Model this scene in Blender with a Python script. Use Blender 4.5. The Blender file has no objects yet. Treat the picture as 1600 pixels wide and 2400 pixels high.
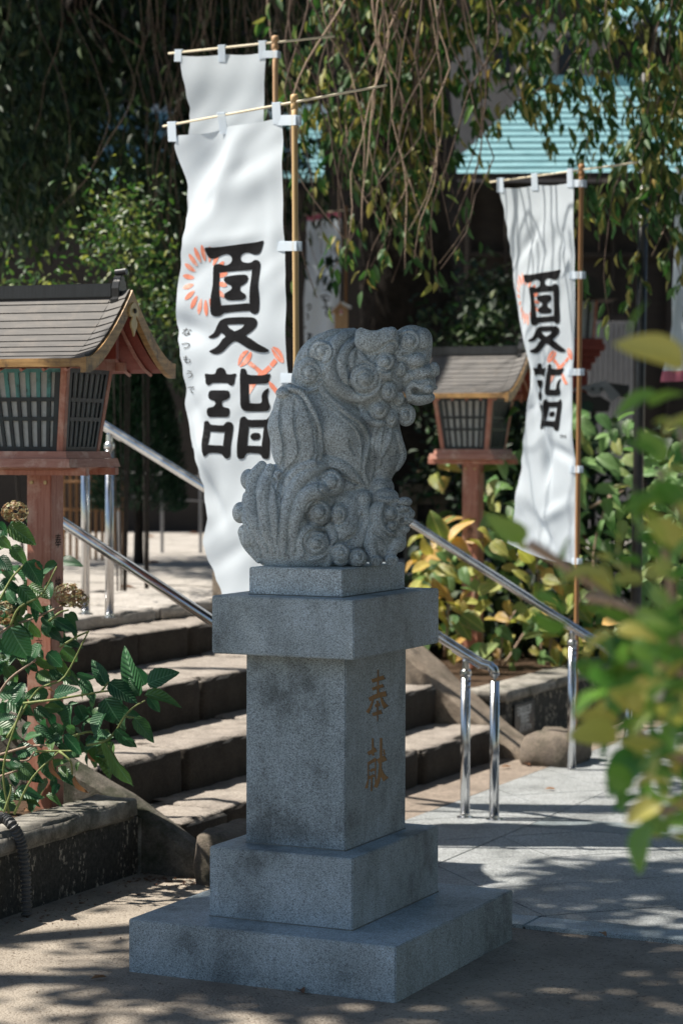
import bpy, bmesh, math, random
import numpy as np
from mathutils import Vector, Matrix, Euler, noise

random.seed(7)
RNG = np.random.RandomState(11)
C = bpy.context.scene.collection
SC = bpy.context.scene

# ---------------------------------------------------------------- camera
# world frame: origin on the ground under the pedestal, X = the way the stairs come down, Y = along the steps
F, PITCH, ROLL, TH = 5280., .0302, .003, .442
CAM = np.array([3.037, -6.32, 1.6])
cam = bpy.data.cameras.new('camera')
cam_o = bpy.data.objects.new('camera', cam); C.objects.link(cam_o)
cam.sensor_fit = 'VERTICAL'; cam.sensor_height = 36; cam.lens = F / 2400 * 36
cam.clip_start = .05; cam.clip_end = 400
cam_o.matrix_world = (Matrix.Translation(CAM) @ Matrix.Rotation(TH, 4, 'Z') @
                      Matrix.Rotation(math.pi / 2 - PITCH, 4, 'X') @ Matrix.Rotation(ROLL, 4, 'Z'))
cam.dof.use_dof = True; cam.dof.focus_distance = 6.95; cam.dof.aperture_fstop = 3.7
SC.camera = cam_o

# ---------------------------------------------------------------- sky, sun, exposure
SUN_EL, SUN_H = math.radians(58), Vector((-.93, -.37, 0)).normalized()
SUN_DIR = Vector((SUN_H.x * math.cos(SUN_EL), SUN_H.y * math.cos(SUN_EL), math.sin(SUN_EL)))
w = bpy.data.worlds.new('World'); SC.world = w; w.use_nodes = True
nt = w.node_tree
sky = nt.nodes.new('ShaderNodeTexSky'); sky.sky_type = 'NISHITA'; sky.sun_disc = False
sky.sun_elevation = SUN_EL; sky.sun_rotation = math.atan2(SUN_DIR.x, SUN_DIR.y)
sky.air_density = 1.3; sky.dust_density = .6; sky.ozone_density = 1.6
bg = nt.nodes['Background']; bg.inputs['Strength'].default_value = .058
nt.links.new(sky.outputs[0], bg.inputs['Color'])
sun = bpy.data.lights.new('sun', 'SUN'); sun.energy = 5.0; sun.angle = math.radians(.6); sun.color = (1, .93, .82)
sun_o = bpy.data.objects.new('sun', sun); C.objects.link(sun_o)
sun_o.rotation_euler = (-SUN_DIR).to_track_quat('-Z', 'Y').to_euler(); sun_o.location = (-8, -3, 14)
SC.view_settings.view_transform = 'Standard'; SC.view_settings.look = 'None'
SC.view_settings.gamma = 1; SC.view_settings.use_curve_mapping = False
SC.view_settings.exposure = .92
SC.cycles.max_bounces = 7; SC.cycles.transparent_max_bounces = 8
SC.cycles.use_denoising = True

# ---------------------------------------------------------------- from the photograph's pixels (1600 x 2400) to places in the world
def ray(px, py):
    X, Y = px - 800, py - 1200
    c, s = math.cos(ROLL), math.sin(ROLL)
    X, Y = c * X + s * Y, -s * X + c * Y
    r, u = X / F, -Y / F
    cp, sp = math.cos(PITCH), math.sin(PITCH)
    yc, zc = cp + u * sp, -sp + u * cp
    return np.array([r * math.cos(TH) - yc * math.sin(TH), r * math.sin(TH) + yc * math.cos(TH), zc])
def az(px, py, z): r = ray(px, py); return CAM + r * (z - CAM[2]) / r[2]
def ax(px, py, x): r = ray(px, py); return CAM + r * (x - CAM[0]) / r[0]
def ay(px, py, y): r = ray(px, py); return CAM + r * (y - CAM[1]) / r[1]
def ad(px, py, d): return CAM + ray(px, py) * d
def kc(x, d, z): # camera-aligned ground frame: x to the right, d away
    return Vector((CAM[0] + x * math.cos(TH) - d * math.sin(TH), CAM[1] + x * math.sin(TH) + d * math.cos(TH), z))
def pxz(px, py, d): # (x, z) for kc at that pixel and distance
    return (px - 800) / F * d, 1.6 + (1040 - py) / F * d

# ---------------------------------------------------------------- objects
def link(o, parent=None):
    C.objects.link(o)
    if parent is not None: o.parent = parent
    return o
def tag(o, label=None, cat=None, group=None, kind=None):
    if label: o['label'] = label
    if cat: o['category'] = cat
    if group: o['group'] = group
    if kind: o['kind'] = kind
    return o
def root(name, loc, label, cat, group=None, kind=None):
    o = bpy.data.objects.new(name, None); o.empty_display_size = .1; o.location = loc; link(o)
    return tag(o, label, cat, group, kind)
def wloc(o):
    v = Vector((0, 0, 0))
    while o is not None: v += o.location; o = o.parent
    return v
class MB:
    def __init__(s): s.v = []; s.f = []
    def add(s, vs, fs):
        n = len(s.v); s.v += [tuple(map(float, p)) for p in vs]; s.f += [tuple(i + n for i in f) for f in fs]; return s
    def box(s, x0, x1, y0, y1, z0, z1):
        return s.add([(x, y, z) for z in (z0, z1) for y in (y0, y1) for x in (x0, x1)],
                     [(0, 2, 3, 1), (4, 5, 7, 6), (0, 1, 5, 4), (2, 6, 7, 3), (0, 4, 6, 2), (1, 3, 7, 5)])
    def hexa(s, a, b): # two quads (bottom, top), same winding
        return s.add(list(a) + list(b), [(3, 2, 1, 0), (4, 5, 6, 7), (0, 1, 5, 4), (1, 2, 6, 5), (2, 3, 7, 6), (3, 0, 4, 7)])
    def tube(s, pts, rad, n=10, cap=True):
        pts = [Vector(p) for p in pts]; m = len(pts)
        if not hasattr(rad, '__len__'): rad = [rad] * m
        up = Vector((0, 0, 1)) if abs((pts[-1] - pts[0]).normalized().z) < .9 else Vector((1, 0, 0))
        base = len(s.v); vs = []; fs = []
        a = None
        for i, p in enumerate(pts):
            t = (pts[min(i + 1, m - 1)] - pts[max(i - 1, 0)])
            t = t.normalized() if t.length > 1e-9 else Vector((0, 0, 1))
            if a is None: a = t.cross(up).normalized()
            else:
                a = (a - t * a.dot(t)); a = a.normalized() if a.length > 1e-6 else t.orthogonal().normalized()
            b = t.cross(a)
            for k in range(n):
                q = 2 * math.pi * k / n
                vs.append(p + (a * math.cos(q) + b * math.sin(q)) * rad[i])
        for i in range(m - 1):
            for k in range(n):
                k2 = (k + 1) % n
                fs.append((i * n + k, i * n + k2, (i + 1) * n + k2, (i + 1) * n + k))
        if cap: fs.append(tuple(range(n - 1, -1, -1))); fs.append(tuple((m - 1) * n + k for k in range(n)))
        return s.add(vs, fs)
    def lathe(s, prof, c=(0, 0, 0), n=20):
        vs = []; fs = []
        for r, z in prof:
            for k in range(n):
                q = 2 * math.pi * k / n; vs.append((c[0] + r * math.cos(q), c[1] + r * math.sin(q), c[2] + z))
        for i in range(len(prof) - 1):
            for k in range(n):
                k2 = (k + 1) % n; fs.append((i * n + k, i * n + k2, (i + 1) * n + k2, (i + 1) * n + k))
        fs.append(tuple(range(n - 1, -1, -1))); fs.append(tuple((len(prof) - 1) * n + k for k in range(n)))
        return s.add(vs, fs)
    def prism(s, poly, d): # planar polygon of 3d points extruded by vector d
        n = len(poly); d = Vector(d); a = [Vector(p) for p in poly]
        return s.add(a + [p + d for p in a], [tuple(range(n - 1, -1, -1)), tuple(range(n, 2 * n))] +
                     [(i, (i + 1) % n, (i + 1) % n + n, i + n) for i in range(n)])
    def build(s, name, mat, parent=None, smooth=False, bevel=0, loc=None, label=None):
        me = bpy.data.meshes.new(name)
        off = Vector(loc) if loc is not None else (wloc(parent) if parent is not None else Vector((0, 0, 0)))
        po = wloc(parent) if parent is not None else Vector((0, 0, 0))
        me.from_pydata([tuple(Vector(p) - off) for p in s.v], [], s.f)
        if bevel or True:
            bm = bmesh.new(); bm.from_mesh(me)
            if bevel:
                es = [e for e in bm.edges if len(e.link_faces) == 2 and e.calc_face_angle(0) > .5]
                bmesh.ops.bevel(bm, geom=es, offset=bevel, segments=2, affect='EDGES', clamp_overlap=True)
            bmesh.ops.recalc_face_normals(bm, faces=bm.faces)
            bm.to_mesh(me); bm.free()
        if smooth: me.polygons.foreach_set('use_smooth', [True] * len(me.polygons))
        if mat: me.materials.append(mat)
        o = bpy.data.objects.new(name, me); o.location = off - po
        link(o, parent)
        if label: o['label'] = label
        return o
def npmesh(name, v, f, mat, parent=None, smooth=False, kind=None, loc=None):
    me = bpy.data.meshes.new(name)
    v = np.asarray(v, np.float32); f = np.asarray(f, np.int32)
    off = np.array(wloc(parent)) if parent is not None else np.zeros(3)
    l = np.array(loc) if loc is not None else off
    me.vertices.add(len(v)); me.vertices.foreach_set('co', (v - l).astype(np.float32).ravel())
    k = f.shape[1]; me.loops.add(f.size); me.loops.foreach_set('vertex_index', f.ravel())
    me.polygons.add(len(f)); me.polygons.foreach_set('loop_start', np.arange(len(f), dtype=np.int32) * k)
    if smooth: me.polygons.foreach_set('use_smooth', np.ones(len(f), bool))
    me.update(calc_edges=True); me.validate()
    if mat: me.materials.append(mat)
    o = bpy.data.objects.new(name, me); o.location = l - off; link(o, parent)
    if kind: o['kind'] = kind
    return o

# ---------------------------------------------------------------- materials
def nodemat(name):
    m = bpy.data.materials.new(name); m.use_nodes = True
    nt = m.node_tree; b = nt.nodes['Principled BSDF']
    return m, nt, b, nt.nodes, nt.links
def ramp(nt, fac, stops):
    r = nt.nodes.new('ShaderNodeValToRGB'); cr = r.color_ramp
    while len(cr.elements) > 1: cr.elements.remove(cr.elements[-1])
    cr.elements[0].position = stops[0][0]; cr.elements[0].color = (*stops[0][1], 1)
    for p, c in stops[1:]:
        e = cr.elements.new(p); e.color = (*c, 1)
    nt.links.new(fac, r.inputs[0]); return r.outputs[0]
def tex(nt, kind, scale, co, detail=6, rough=.6, **k):
    t = nt.nodes.new('ShaderNodeTex' + kind); t.inputs['Scale'].default_value = scale
    if 'Detail' in t.inputs: t.inputs['Detail'].default_value = detail
    if 'Roughness' in t.inputs and kind == 'Noise': t.inputs['Roughness'].default_value = rough
    for a, b in k.items(): t.inputs[a].default_value = b
    nt.links.new(co, t.inputs['Vector']); return t
def mix(nt, fac, a, b, mode='MIX'):
    m = nt.nodes.new('ShaderNodeMix'); m.data_type = 'RGBA'; m.blend_type = mode
    for s, v in ((m.inputs[0], fac), (m.inputs[6], a), (m.inputs[7], b)):
        if hasattr(v, 'node'): nt.links.new(v, s)
        elif hasattr(v, '__len__'): s.default_value = (*v, 1)
        else: s.default_value = v
    return m.outputs[2]
def mathn(nt, op, a, b=None, c=None):
    m = nt.nodes.new('ShaderNodeMath'); m.operation = op
    for s, v in zip(m.inputs, (a, b, c)):
        if v is None: continue
        if hasattr(v, 'node'): nt.links.new(v, s)
        else: s.default_value = v
    return m.outputs[0]
def bump(nt, b, h, strength=.3, dist=.01):
    n = nt.nodes.new('ShaderNodeBump'); n.inputs['Strength'].default_value = strength; n.inputs['Distance'].default_value = dist
    nt.links.new(h, n.inputs['Height']); nt.links.new(n.outputs[0], b.inputs['Normal'])
def wpos(nt): return nt.nodes.new('ShaderNodeNewGeometry').outputs['Position']
def opos(nt): return nt.nodes.new('ShaderNodeTexCoord').outputs['Object']
def mapping(nt, co, scale=(1, 1, 1), rot=(0, 0, 0)):
    m = nt.nodes.new('ShaderNodeMapping'); m.inputs['Scale'].default_value = scale; m.inputs['Rotation'].default_value = rot
    nt.links.new(co, m.inputs['Vector']); return m.outputs[0]

def m_granite(name, base, dark=.35, light=1.7, speck=330, rough=.55, stain=.6, streak=0, bumpd=.002, bs=.3, spec=.4):
    m, nt, b, N, L = nodemat(name); p = wpos(nt)
    v1 = tex(nt, 'Voronoi', speck, p); v2 = tex(nt, 'Noise', speck * .9, p, 2)
    bw = nt.nodes.new('ShaderNodeRGBToBW'); L.new(v1.outputs['Color'], bw.inputs[0])
    k = ramp(nt, bw.outputs[0], [(.1, tuple(c * dark for c in base)), (.3, tuple(c * .75 for c in base)),
                                 (.5, base), (.68, tuple(c * 1.12 for c in base)), (.85, tuple(min(.9, c * light) for c in base))])
    n2 = ramp(nt, v2.outputs[0], [(.35, (.62, .62, .62)), (.65, (1.3, 1.3, 1.3))])
    c = mix(nt, 1, k, n2, 'MULTIPLY')
    big = tex(nt, 'Noise', 3.1, p, 8, .62)
    st = ramp(nt, big.outputs[0], [(.37, (.30, .31, .30)), (.46, (.78, .79, .78)), (.55, (1.0, 1.0, 1.0)), (.7, (1.3, 1.3, 1.32))])
    c = mix(nt, stain, c, mix(nt, 1, c, st, 'MULTIPLY'))
    if streak:
        s = tex(nt, 'Noise', 9, mapping(nt, p, (1.6, 1.6, .3)), 7, .75)
        c = mix(nt, streak, c, mix(nt, 1, c, ramp(nt, s.outputs[0], [(.40, (.3, .3, .28)), (.5, (1, 1, 1))]), 'MULTIPLY'))
    L.new(c, b.inputs['Base Color']); b.inputs['Roughness'].default_value = rough
    b.inputs['Specular IOR Level'].default_value = spec
    h = mathn(nt, 'ADD', bw.outputs[0], mathn(nt, 'MULTIPLY', v2.outputs[0], .6))
    bump(nt, b, h, bs, bumpd); return m
GRAN = (.168, .200, .222)
M = {}
M['granite'] = m_granite('granite', GRAN, dark=.12, light=2.5, speck=320, rough=.5, stain=.8, streak=.22, spec=.5)
M['granite_old'] = m_granite('granite_old', (.26, .29, .305), dark=.05, light=2.6, speck=320, stain=.55, rough=.72, streak=.2, bumpd=.004, bs=.45)
M['pave'] = m_granite('paving_granite', (.19, .20, .205), dark=.35, light=1.9, speck=150, rough=.5, stain=.5, bumpd=.006, bs=.6, spec=.6)
M['pave_dark'] = m_granite('paving_dark_granite', (.12, .14, .15), speck=200, rough=.5, stain=.3)

def m_stone(name, a, b_, sc=14, rough=.9, bd=.012, moss=0, side=None):
    m, nt, b, N, L = nodemat(name); p = wpos(nt)
    n = tex(nt, 'Noise', sc, p, 10, .68); n2 = tex(nt, 'Noise', sc * 11, p, 6, .7)
    c = ramp(nt, n.outputs[0], [(.3, a), (.7, b_)])
    c = mix(nt, 1, c, ramp(nt, n2.outputs[0], [(.3, (.55, .55, .55)), (.7, (1.25, 1.25, 1.25))]), 'MULTIPLY')
    if side: # shade painted into upright faces as a darker tint, treads left pale
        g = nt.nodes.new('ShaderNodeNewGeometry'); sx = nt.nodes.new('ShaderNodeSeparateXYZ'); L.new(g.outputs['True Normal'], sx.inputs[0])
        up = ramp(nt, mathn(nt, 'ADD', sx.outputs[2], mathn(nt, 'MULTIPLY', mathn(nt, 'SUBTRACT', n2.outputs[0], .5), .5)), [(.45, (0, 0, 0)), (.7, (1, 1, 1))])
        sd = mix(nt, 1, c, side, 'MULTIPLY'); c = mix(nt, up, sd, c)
    if moss:
        n3 = tex(nt, 'Noise', 5, p, 8, .7)
        c = mix(nt, mathn(nt, 'MULTIPLY', ramp(nt, n3.outputs[0], [(.48, (0, 0, 0)), (.62, (1, 1, 1))]), moss), c, (.035, .04, .025))
    L.new(c, b.inputs['Base Color']); b.inputs['Roughness'].default_value = rough; b.inputs['Specular IOR Level'].default_value = .25
    bump(nt, b, mathn(nt, 'ADD', n.outputs[0], mathn(nt, 'MULTIPLY', n2.outputs[0], .5)), .7, bd); return m
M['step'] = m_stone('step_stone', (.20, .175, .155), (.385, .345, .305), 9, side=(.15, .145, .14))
M['plateau'] = m_stone('landing_stone', (.30, .28, .255), (.46, .43, .40), 6, bd=.006)
M['stringer'] = m_stone('kerb_stone', (.20, .16, .125), (.36, .30, .24), 12, moss=.4)
M['kerb_shade_tint'] = m_stone('shade_tinted_kerb_stone', (.07, .065, .055), (.20, .18, .155), 14, moss=.9)  # near kerb only: planter shade put into a darker, mossier colour
M['rock'] = m_stone('rock_stone', (.12, .10, .085), (.24, .20, .16), 12, moss=.6)
M['soil'] = m_stone('soil', (.05, .03, .018), (.12, .075, .045), 40, bd=.02)

def m_aggregate(name):
    m, nt, b, N, L = nodemat(name); p = wpos(nt)
    v = tex(nt, 'Voronoi', 105, p); bw = nt.nodes.new('ShaderNodeRGBToBW'); L.new(v.outputs['Color'], bw.inputs[0])
    c = ramp(nt, bw.outputs[0], [(.2, (.05, .038, .03)), (.38, (.22, .17, .13)), (.55, (.38, .31, .245)), (.75, (.64, .57, .49))])
    e = ramp(nt, v.outputs['Distance'], [(.25, (1.15, 1.15, 1.15)), (.6, (.35, .35, .35))])
    c = mix(nt, .8, c, mix(nt, 1, c, e, 'MULTIPLY'))
    big = tex(nt, 'Noise', 2.2, p, 8, .65)
    c = mix(nt, 1, c, ramp(nt, big.outputs[0], [(.33, (.6, .58, .56)), (.6, (1.08, 1.06, 1.02))]), 'MULTIPLY')
    L.new(c, b.inputs['Base Color']); b.inputs['Roughness'].default_value = .85
    bump(nt, b, mathn(nt, 'MULTIPLY', v.outputs['Distance'], -1), .8, .004); return m
M['aggregate'] = m_aggregate('washed_aggregate')

def m_wall(name):
    m, nt, b, N, L = nodemat(name); p = wpos(nt)
    v = tex(nt, 'Noise', 60, p, 6, .75); s = tex(nt, 'Noise', 7, mapping(nt, p, (2, 2, .6)), 8, .7)
    c = ramp(nt, v.outputs[0], [(.35, (.02, .02, .018)), (.55, (.05, .048, .042)), (.7, (.09, .086, .075))])
    l = tex(nt, 'Noise', 55, mapping(nt, p, (1, 1, .8)), 3, .6)
    f = mathn(nt, 'MULTIPLY', ramp(nt, l.outputs[0], [(.54, (0, 0, 0)), (.60, (1, 1, 1))]), ramp(nt, s.outputs[0], [(.49, (0, 0, 0)), (.56, (1, 1, 1))]))
    c = mix(nt, f, c, (.42, .38, .31))
    L.new(c, b.inputs['Base Color']); b.inputs['Roughness'].default_value = .9
    bump(nt, b, v.outputs[0], .6, .006); return m
M['planter'] = m_wall('planter_concrete')
M['coping'] = m_stone('coping_concrete', (.14, .13, .115), (.40, .38, .34), 15, moss=.7, bd=.006)

def m_paint(name, a, b_, worn=None, sc=(30, 30, 2.5), rough=.6, amt=.5, bd=.001):
    m, nt, b, N, L = nodemat(name); p = wpos(nt)
    n = tex(nt, 'Noise', 3, mapping(nt, p, sc), 8, .65)
    c = ramp(nt, n.outputs[0], [(.3, a), (.7, b_)])
    if worn:
        n2 = tex(nt, 'Noise', 11, p, 8, .7)
        c = mix(nt, mathn(nt, 'MULTIPLY', ramp(nt, n2.outputs[0], [(.5, (0, 0, 0)), (.62, (1, 1, 1))]), amt), c, worn)
    L.new(c, b.inputs['Base Color']); b.inputs['Roughness'].default_value = rough
    bump(nt, b, n.outputs[0], .4, bd); return m
M['red'] = m_paint('faded_vermilion', (.38, .13, .085), (.56, .26, .19), (.66, .42, .33), amt=.6)
M['red_flat'] = m_paint('faded_vermilion_board', (.40, .16, .11), (.56, .29, .22), (.70, .48, .38), (3, 3, 40), amt=.7)
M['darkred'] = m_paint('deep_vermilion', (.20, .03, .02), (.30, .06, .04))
M['bronze'] = m_paint('gilt_fascia', (.22, .11, .03), (.60, .36, .14), (.08, .05, .03), (3, 3, 22), amt=.75, rough=.45)
M['roofboard'] = m_paint('weathered_grey_board', (.075, .072, .072), (.125, .12, .118), (.17, .15, .135), (1.5, 20, 20), rough=.75, amt=.4)
M['black'] = m_paint('black_lacquer', (.012, .013, .015), (.03, .033, .038), rough=.35)
M['lattice'] = m_paint('black_lattice_paint', (.008, .013, .018), (.02, .028, .034), (.02, .05, .055), rough=.5, amt=.5)
M['teal'] = m_paint('old_teal_paint', (.06, .24, .24), (.11, .34, .33), (.015, .03, .03), rough=.6, amt=.9)
M['gold'] = m_paint('gold_fitting', (.5, .35, .14), (.75, .58, .3), rough=.35)
M['bamboo'] = m_paint('pale_bamboo', (.50, .33, .15), (.64, .45, .23), sc=(60, 60, 3), rough=.45)
M['bamboo_dark'] = m_paint('aged_bamboo', (.26, .12, .045), (.42, .22, .09), sc=(60, 60, 4), rough=.5)
M['rodm'] = m_paint('cream_rod', (.62, .55, .40), (.74, .67, .52), rough=.5)
M['wood'] = m_paint('plain_wood', (.42, .25, .13), (.58, .38, .22), sc=(40, 40, 3))
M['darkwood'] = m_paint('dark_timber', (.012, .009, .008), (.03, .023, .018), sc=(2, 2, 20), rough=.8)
M['beige'] = m_paint('beige_render', (.40, .33, .27), (.48, .40, .33), sc=(4, 4, 4), rough=.9)
M['turq'] = m_paint('turquoise_sheet_roof', (.19, .36, .39), (.27, .46, .49), (.14, .27, .30), sc=(2, 2, 8), rough=.4, amt=.4)
M['greymetal'] = m_paint('grey_panel', (.22, .22, .23), (.30, .30, .31), sc=(2, 2, 2), rough=.6)
M['whitepaint'] = m_paint('white_paint', (.70, .72, .72), (.8, .81, .8), sc=(3, 3, 3))
M['ink'] = m_paint('black_ink', (.003, .003, .004), (.009, .009, .011), sc=(20, 20, 20), rough=.7)
M['ink'].node_tree.nodes['Principled BSDF'].inputs['Specular IOR Level'].default_value = .12
M['printred'] = m_paint('coral_print', (.62, .17, .10), (.72, .26, .17), (.80, .55, .48), sc=(20, 20, 20), amt=.7)
M['printpink'] = m_paint('pink_print', (.55, .10, .18), (.68, .2, .28), sc=(5, 5, 5))
M['rust'] = m_paint('ochre_carving', (.40, .20, .075), (.58, .34, .15), (.22, .14, .09), sc=(40, 40, 12), amt=.5, rough=.85)
M['plaque'] = m_paint('black_plaque', (.012, .012, .014), (.02, .02, .022), rough=.3)
M['hose'] = m_paint('grey_conduit', (.06, .06, .06), (.11, .11, .11), rough=.5)
M['joint'] = m_stone('pedestal_joint', (.16, .17, .17), (.30, .31, .30), 60, bd=.001)
M['grout'] = m_stone('joint_mortar', (.05, .05, .05), (.10, .095, .09), 40)
M['concrete'] = m_stone('brown_concrete', (.17, .14, .115), (.29, .24, .20), 5, bd=.003)

def m_steel():
    m, nt, b, N, L = nodemat('brushed_stainless'); p = wpos(nt)
    n = tex(nt, 'Noise', 14, p, 4, .6)
    L.new(ramp(nt, n.outputs[0], [(.3, (.50, .51, .53)), (.7, (.66, .67, .68))]), b.inputs['Base Color'])
    b.inputs['Metallic'].default_value = 1
    L.new(ramp(nt, n.outputs[0], [(.3, (.16, .16, .16)), (.7, (.27, .27, .27))]), b.inputs['Roughness']); return m
M['steel'] = m_steel()
def m_cloth(name, col, tr=.35):
    m, nt, b, N, L = nodemat(name); p = wpos(nt)
    wv = tex(nt, 'Noise', 900, p, 2); big = tex(nt, 'Noise', 4, p, 4, .6)
    L.new(ramp(nt, big.outputs[0], [(.3, tuple(c * .93 for c in col)), (.7, col)]), b.inputs['Base Color'])
    b.inputs['Roughness'].default_value = .7; b.inputs['Specular IOR Level'].default_value = .2
    t = N.new('ShaderNodeBsdfTranslucent'); t.inputs[0].default_value = (*col, 1)
    x = N.new('ShaderNodeMixShader'); x.inputs[0].default_value = tr
    L.new(b.outputs[0], x.inputs[1]); L.new(t.outputs[0], x.inputs[2]); L.new(x.outputs[0], N['Material Output'].inputs['Surface'])
    bump(nt, b, wv.outputs[0], .15, .001); return m
M['cloth'] = m_cloth('white_polyester', (.78, .86, .94), .45)
def m_paper():
    m, nt, b, N, L = nodemat('washi_paper'); p = wpos(nt)
    n = tex(nt, 'Noise', 30, p, 8, .7)
    ma = tex(nt, 'Noise', 25, p, 2, .5, Distortion=3.)
    f = ramp(nt, ma.outputs[0], [(.49, (0, 0, 0)), (.5, (.5, .5, .5)), (.51, (0, 0, 0))])
    c = mix(nt, f, ramp(nt, n.outputs[0], [(.3, (.37, .40, .40)), (.7, (.52, .54, .53))]), (.75, .77, .76))
    L.new(c, b.inputs['Base Color']); b.inputs['Roughness'].default_value = .6; return m
M['paper'] = m_paper()
def m_leaf(name, a, b_, c_=None, tr=.35, rough=.42, veins=True, edge=None, island=False):
    m, nt, b, N, L = nodemat(name)
    if island: rnd = N.new('ShaderNodeNewGeometry').outputs['Random Per Island']
    else: rnd = N.new('ShaderNodeObjectInfo').outputs['Random']
    stops = [(0, a), (.6, b_)] + ([(.93, c_)] if c_ else [])
    c = ramp(nt, rnd, stops)
    if veins:
        o = opos(nt); s = N.new('ShaderNodeSeparateXYZ'); L.new(o, s.inputs[0])
        axx = mathn(nt, 'ABSOLUTE', s.outputs[0])
        ph = mathn(nt, 'SUBTRACT', s.outputs[1], mathn(nt, 'MULTIPLY', axx, .9))
        wv = mathn(nt, 'ABSOLUTE', mathn(nt, 'SINE', mathn(nt, 'MULTIPLY', ph, 27.)))
        v = ramp(nt, wv, [(0, (1, 1, 1)), (.16, (0, 0, 0))])
        mid = ramp(nt, axx, [(.008, (1, 1, 1)), (.022, (0, 0, 0))])
        vv = mathn(nt, 'MAXIMUM', mathn(nt, 'MULTIPLY', v, .35), mathn(nt, 'MULTIPLY', mid, .6))
        c = mix(nt, vv, c, tuple(min(1, k * 1.5 + .08) for k in b_))
        if edge:
            nn = tex(nt, 'Noise', 5, o, 5, .6)
            e = ramp(nt, mathn(nt, 'ADD', axx, mathn(nt, 'MULTIPLY', nn.outputs[0], .35)), [(.42, (0, 0, 0)), (.56, (1, 1, 1))])
            c = mix(nt, e, c, edge)
        bump(nt, b, wv, .35, .03)
    L.new(c, b.inputs['Base Color']); b.inputs['Roughness'].default_value = rough; b.inputs['Specular IOR Level'].default_value = .45
    t = N.new('ShaderNodeBsdfTranslucent'); hs = N.new('ShaderNodeHueSaturation'); hs.inputs['Value'].default_value = 1.7; hs.inputs['Saturation'].default_value = 1.1
    L.new(c, hs.inputs['Color']); L.new(hs.outputs[0], t.inputs[0])
    x = N.new('ShaderNodeMixShader'); x.inputs[0].default_value = tr
    L.new(b.outputs[0], x.inputs[1]); L.new(t.outputs[0], x.inputs[2]); L.new(x.outputs[0], N['Material Output'].inputs['Surface'])
    return m
M['leaf_hyd'] = m_leaf('hydrangea_leaf', (.018, .075, .032), (.04, .13, .05), (.09, .18, .05), tr=.22)
M['leaf_hydY'] = m_leaf('yellowing_hydrangea_leaf', (.16, .24, .05), (.42, .40, .09), (.55, .33, .10), edge=(.55, .38, .14), tr=.3)
M['leaf_hydG'] = m_leaf('green_hydrangea_leaf', (.10, .22, .07), (.20, .33, .12), (.36, .36, .12), tr=.3)
M['leaf_fg'] = m_leaf('shrub_leaf', (.07, .21, .045), (.19, .34, .07), (.50, .46, .13), veins=False, tr=.4, rough=.35)
M['leaf_weep'] = m_leaf('weeping_leaf', (.02, .065, .018), (.05, .12, .03), (.30, .27, .08), veins=False, tr=.3, rough=.55, island=True)
M['leaf_weep1'] = m_leaf('weeping_single_leaf', (.03, .11, .03), (.10, .19, .04), (.45, .32, .10), veins=False, tr=.3)
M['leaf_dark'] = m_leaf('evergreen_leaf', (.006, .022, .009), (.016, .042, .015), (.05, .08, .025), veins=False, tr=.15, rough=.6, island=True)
M['leaf_dark1'] = m_leaf('evergreen_single_leaf', (.015, .05, .02), (.04, .09, .03), (.16, .18, .09), veins=False, tr=.2, rough=.45)
M['leaf_bush'] = m_leaf('bush_leaf', (.012, .04, .01), (.035, .09, .018), (.14, .17, .035), veins=False, tr=.3, island=True)
M['leaf_bush1'] = m_leaf('bush_single_leaf', (.025, .08, .012), (.07, .15, .025), (.22, .24, .05), veins=False, tr=.3)
M['conifer'] = m_leaf('conifer_needles', (.006, .03, .012), (.012, .05, .02), None, veins=False, tr=.1, island=True)
M['stem'] = m_paint('green_stem', (.13, .19, .05), (.28, .30, .10), sc=(40, 40, 40), rough=.6)
M['twig'] = m_paint('woody_twig', (.24, .16, .11), (.48, .36, .28), sc=(60, 60, 60), rough=.8)
M['twig_dark'] = m_paint('grey_twig', (.06, .04, .03), (.16, .11, .085), sc=(60, 60, 60), rough=.85)
M['bark'] = m_stone('bark', (.010, .008, .007), (.045, .035, .028), 9, bd=.05)
M['dried'] = m_leaf('dried_petals', (.20, .10, .06), (.42, .30, .17), (.45, .48, .28), veins=False, tr=.25, island=True)
M['dead_leaf'] = m_leaf('dead_leaf', (.12, .055, .03), (.26, .14, .07), None, veins=False, tr=.2)
# ---------------------------------------------------------------- helpers for shapes
def glyphs(s):
    cu = bpy.data.curves.new('glyph', 'FONT'); cu.body = s; cu.size = 1; cu.resolution_u = 4
    cu.align_x = 'CENTER'; cu.align_y = 'CENTER'
    o = bpy.data.objects.new('glyph', cu); C.objects.link(o)
    dg = bpy.context.evaluated_depsgraph_get(); me = o.evaluated_get(dg).to_mesh()
    v = [tuple(p.co[:2]) for p in me.vertices]; f = [tuple(p.vertices) for p in me.polygons]
    o.evaluated_get(dg).to_mesh_clear(); bpy.data.objects.remove(o); bpy.data.curves.remove(cu)
    return v, f
GL = {}
def glyph(s):
    if s not in GL: GL[s] = glyphs(s)
    return GL[s]
for s_ in 'なつもうで奉六人本町彦三納日石':
    glyph(s_)
glyph('TM')

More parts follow.
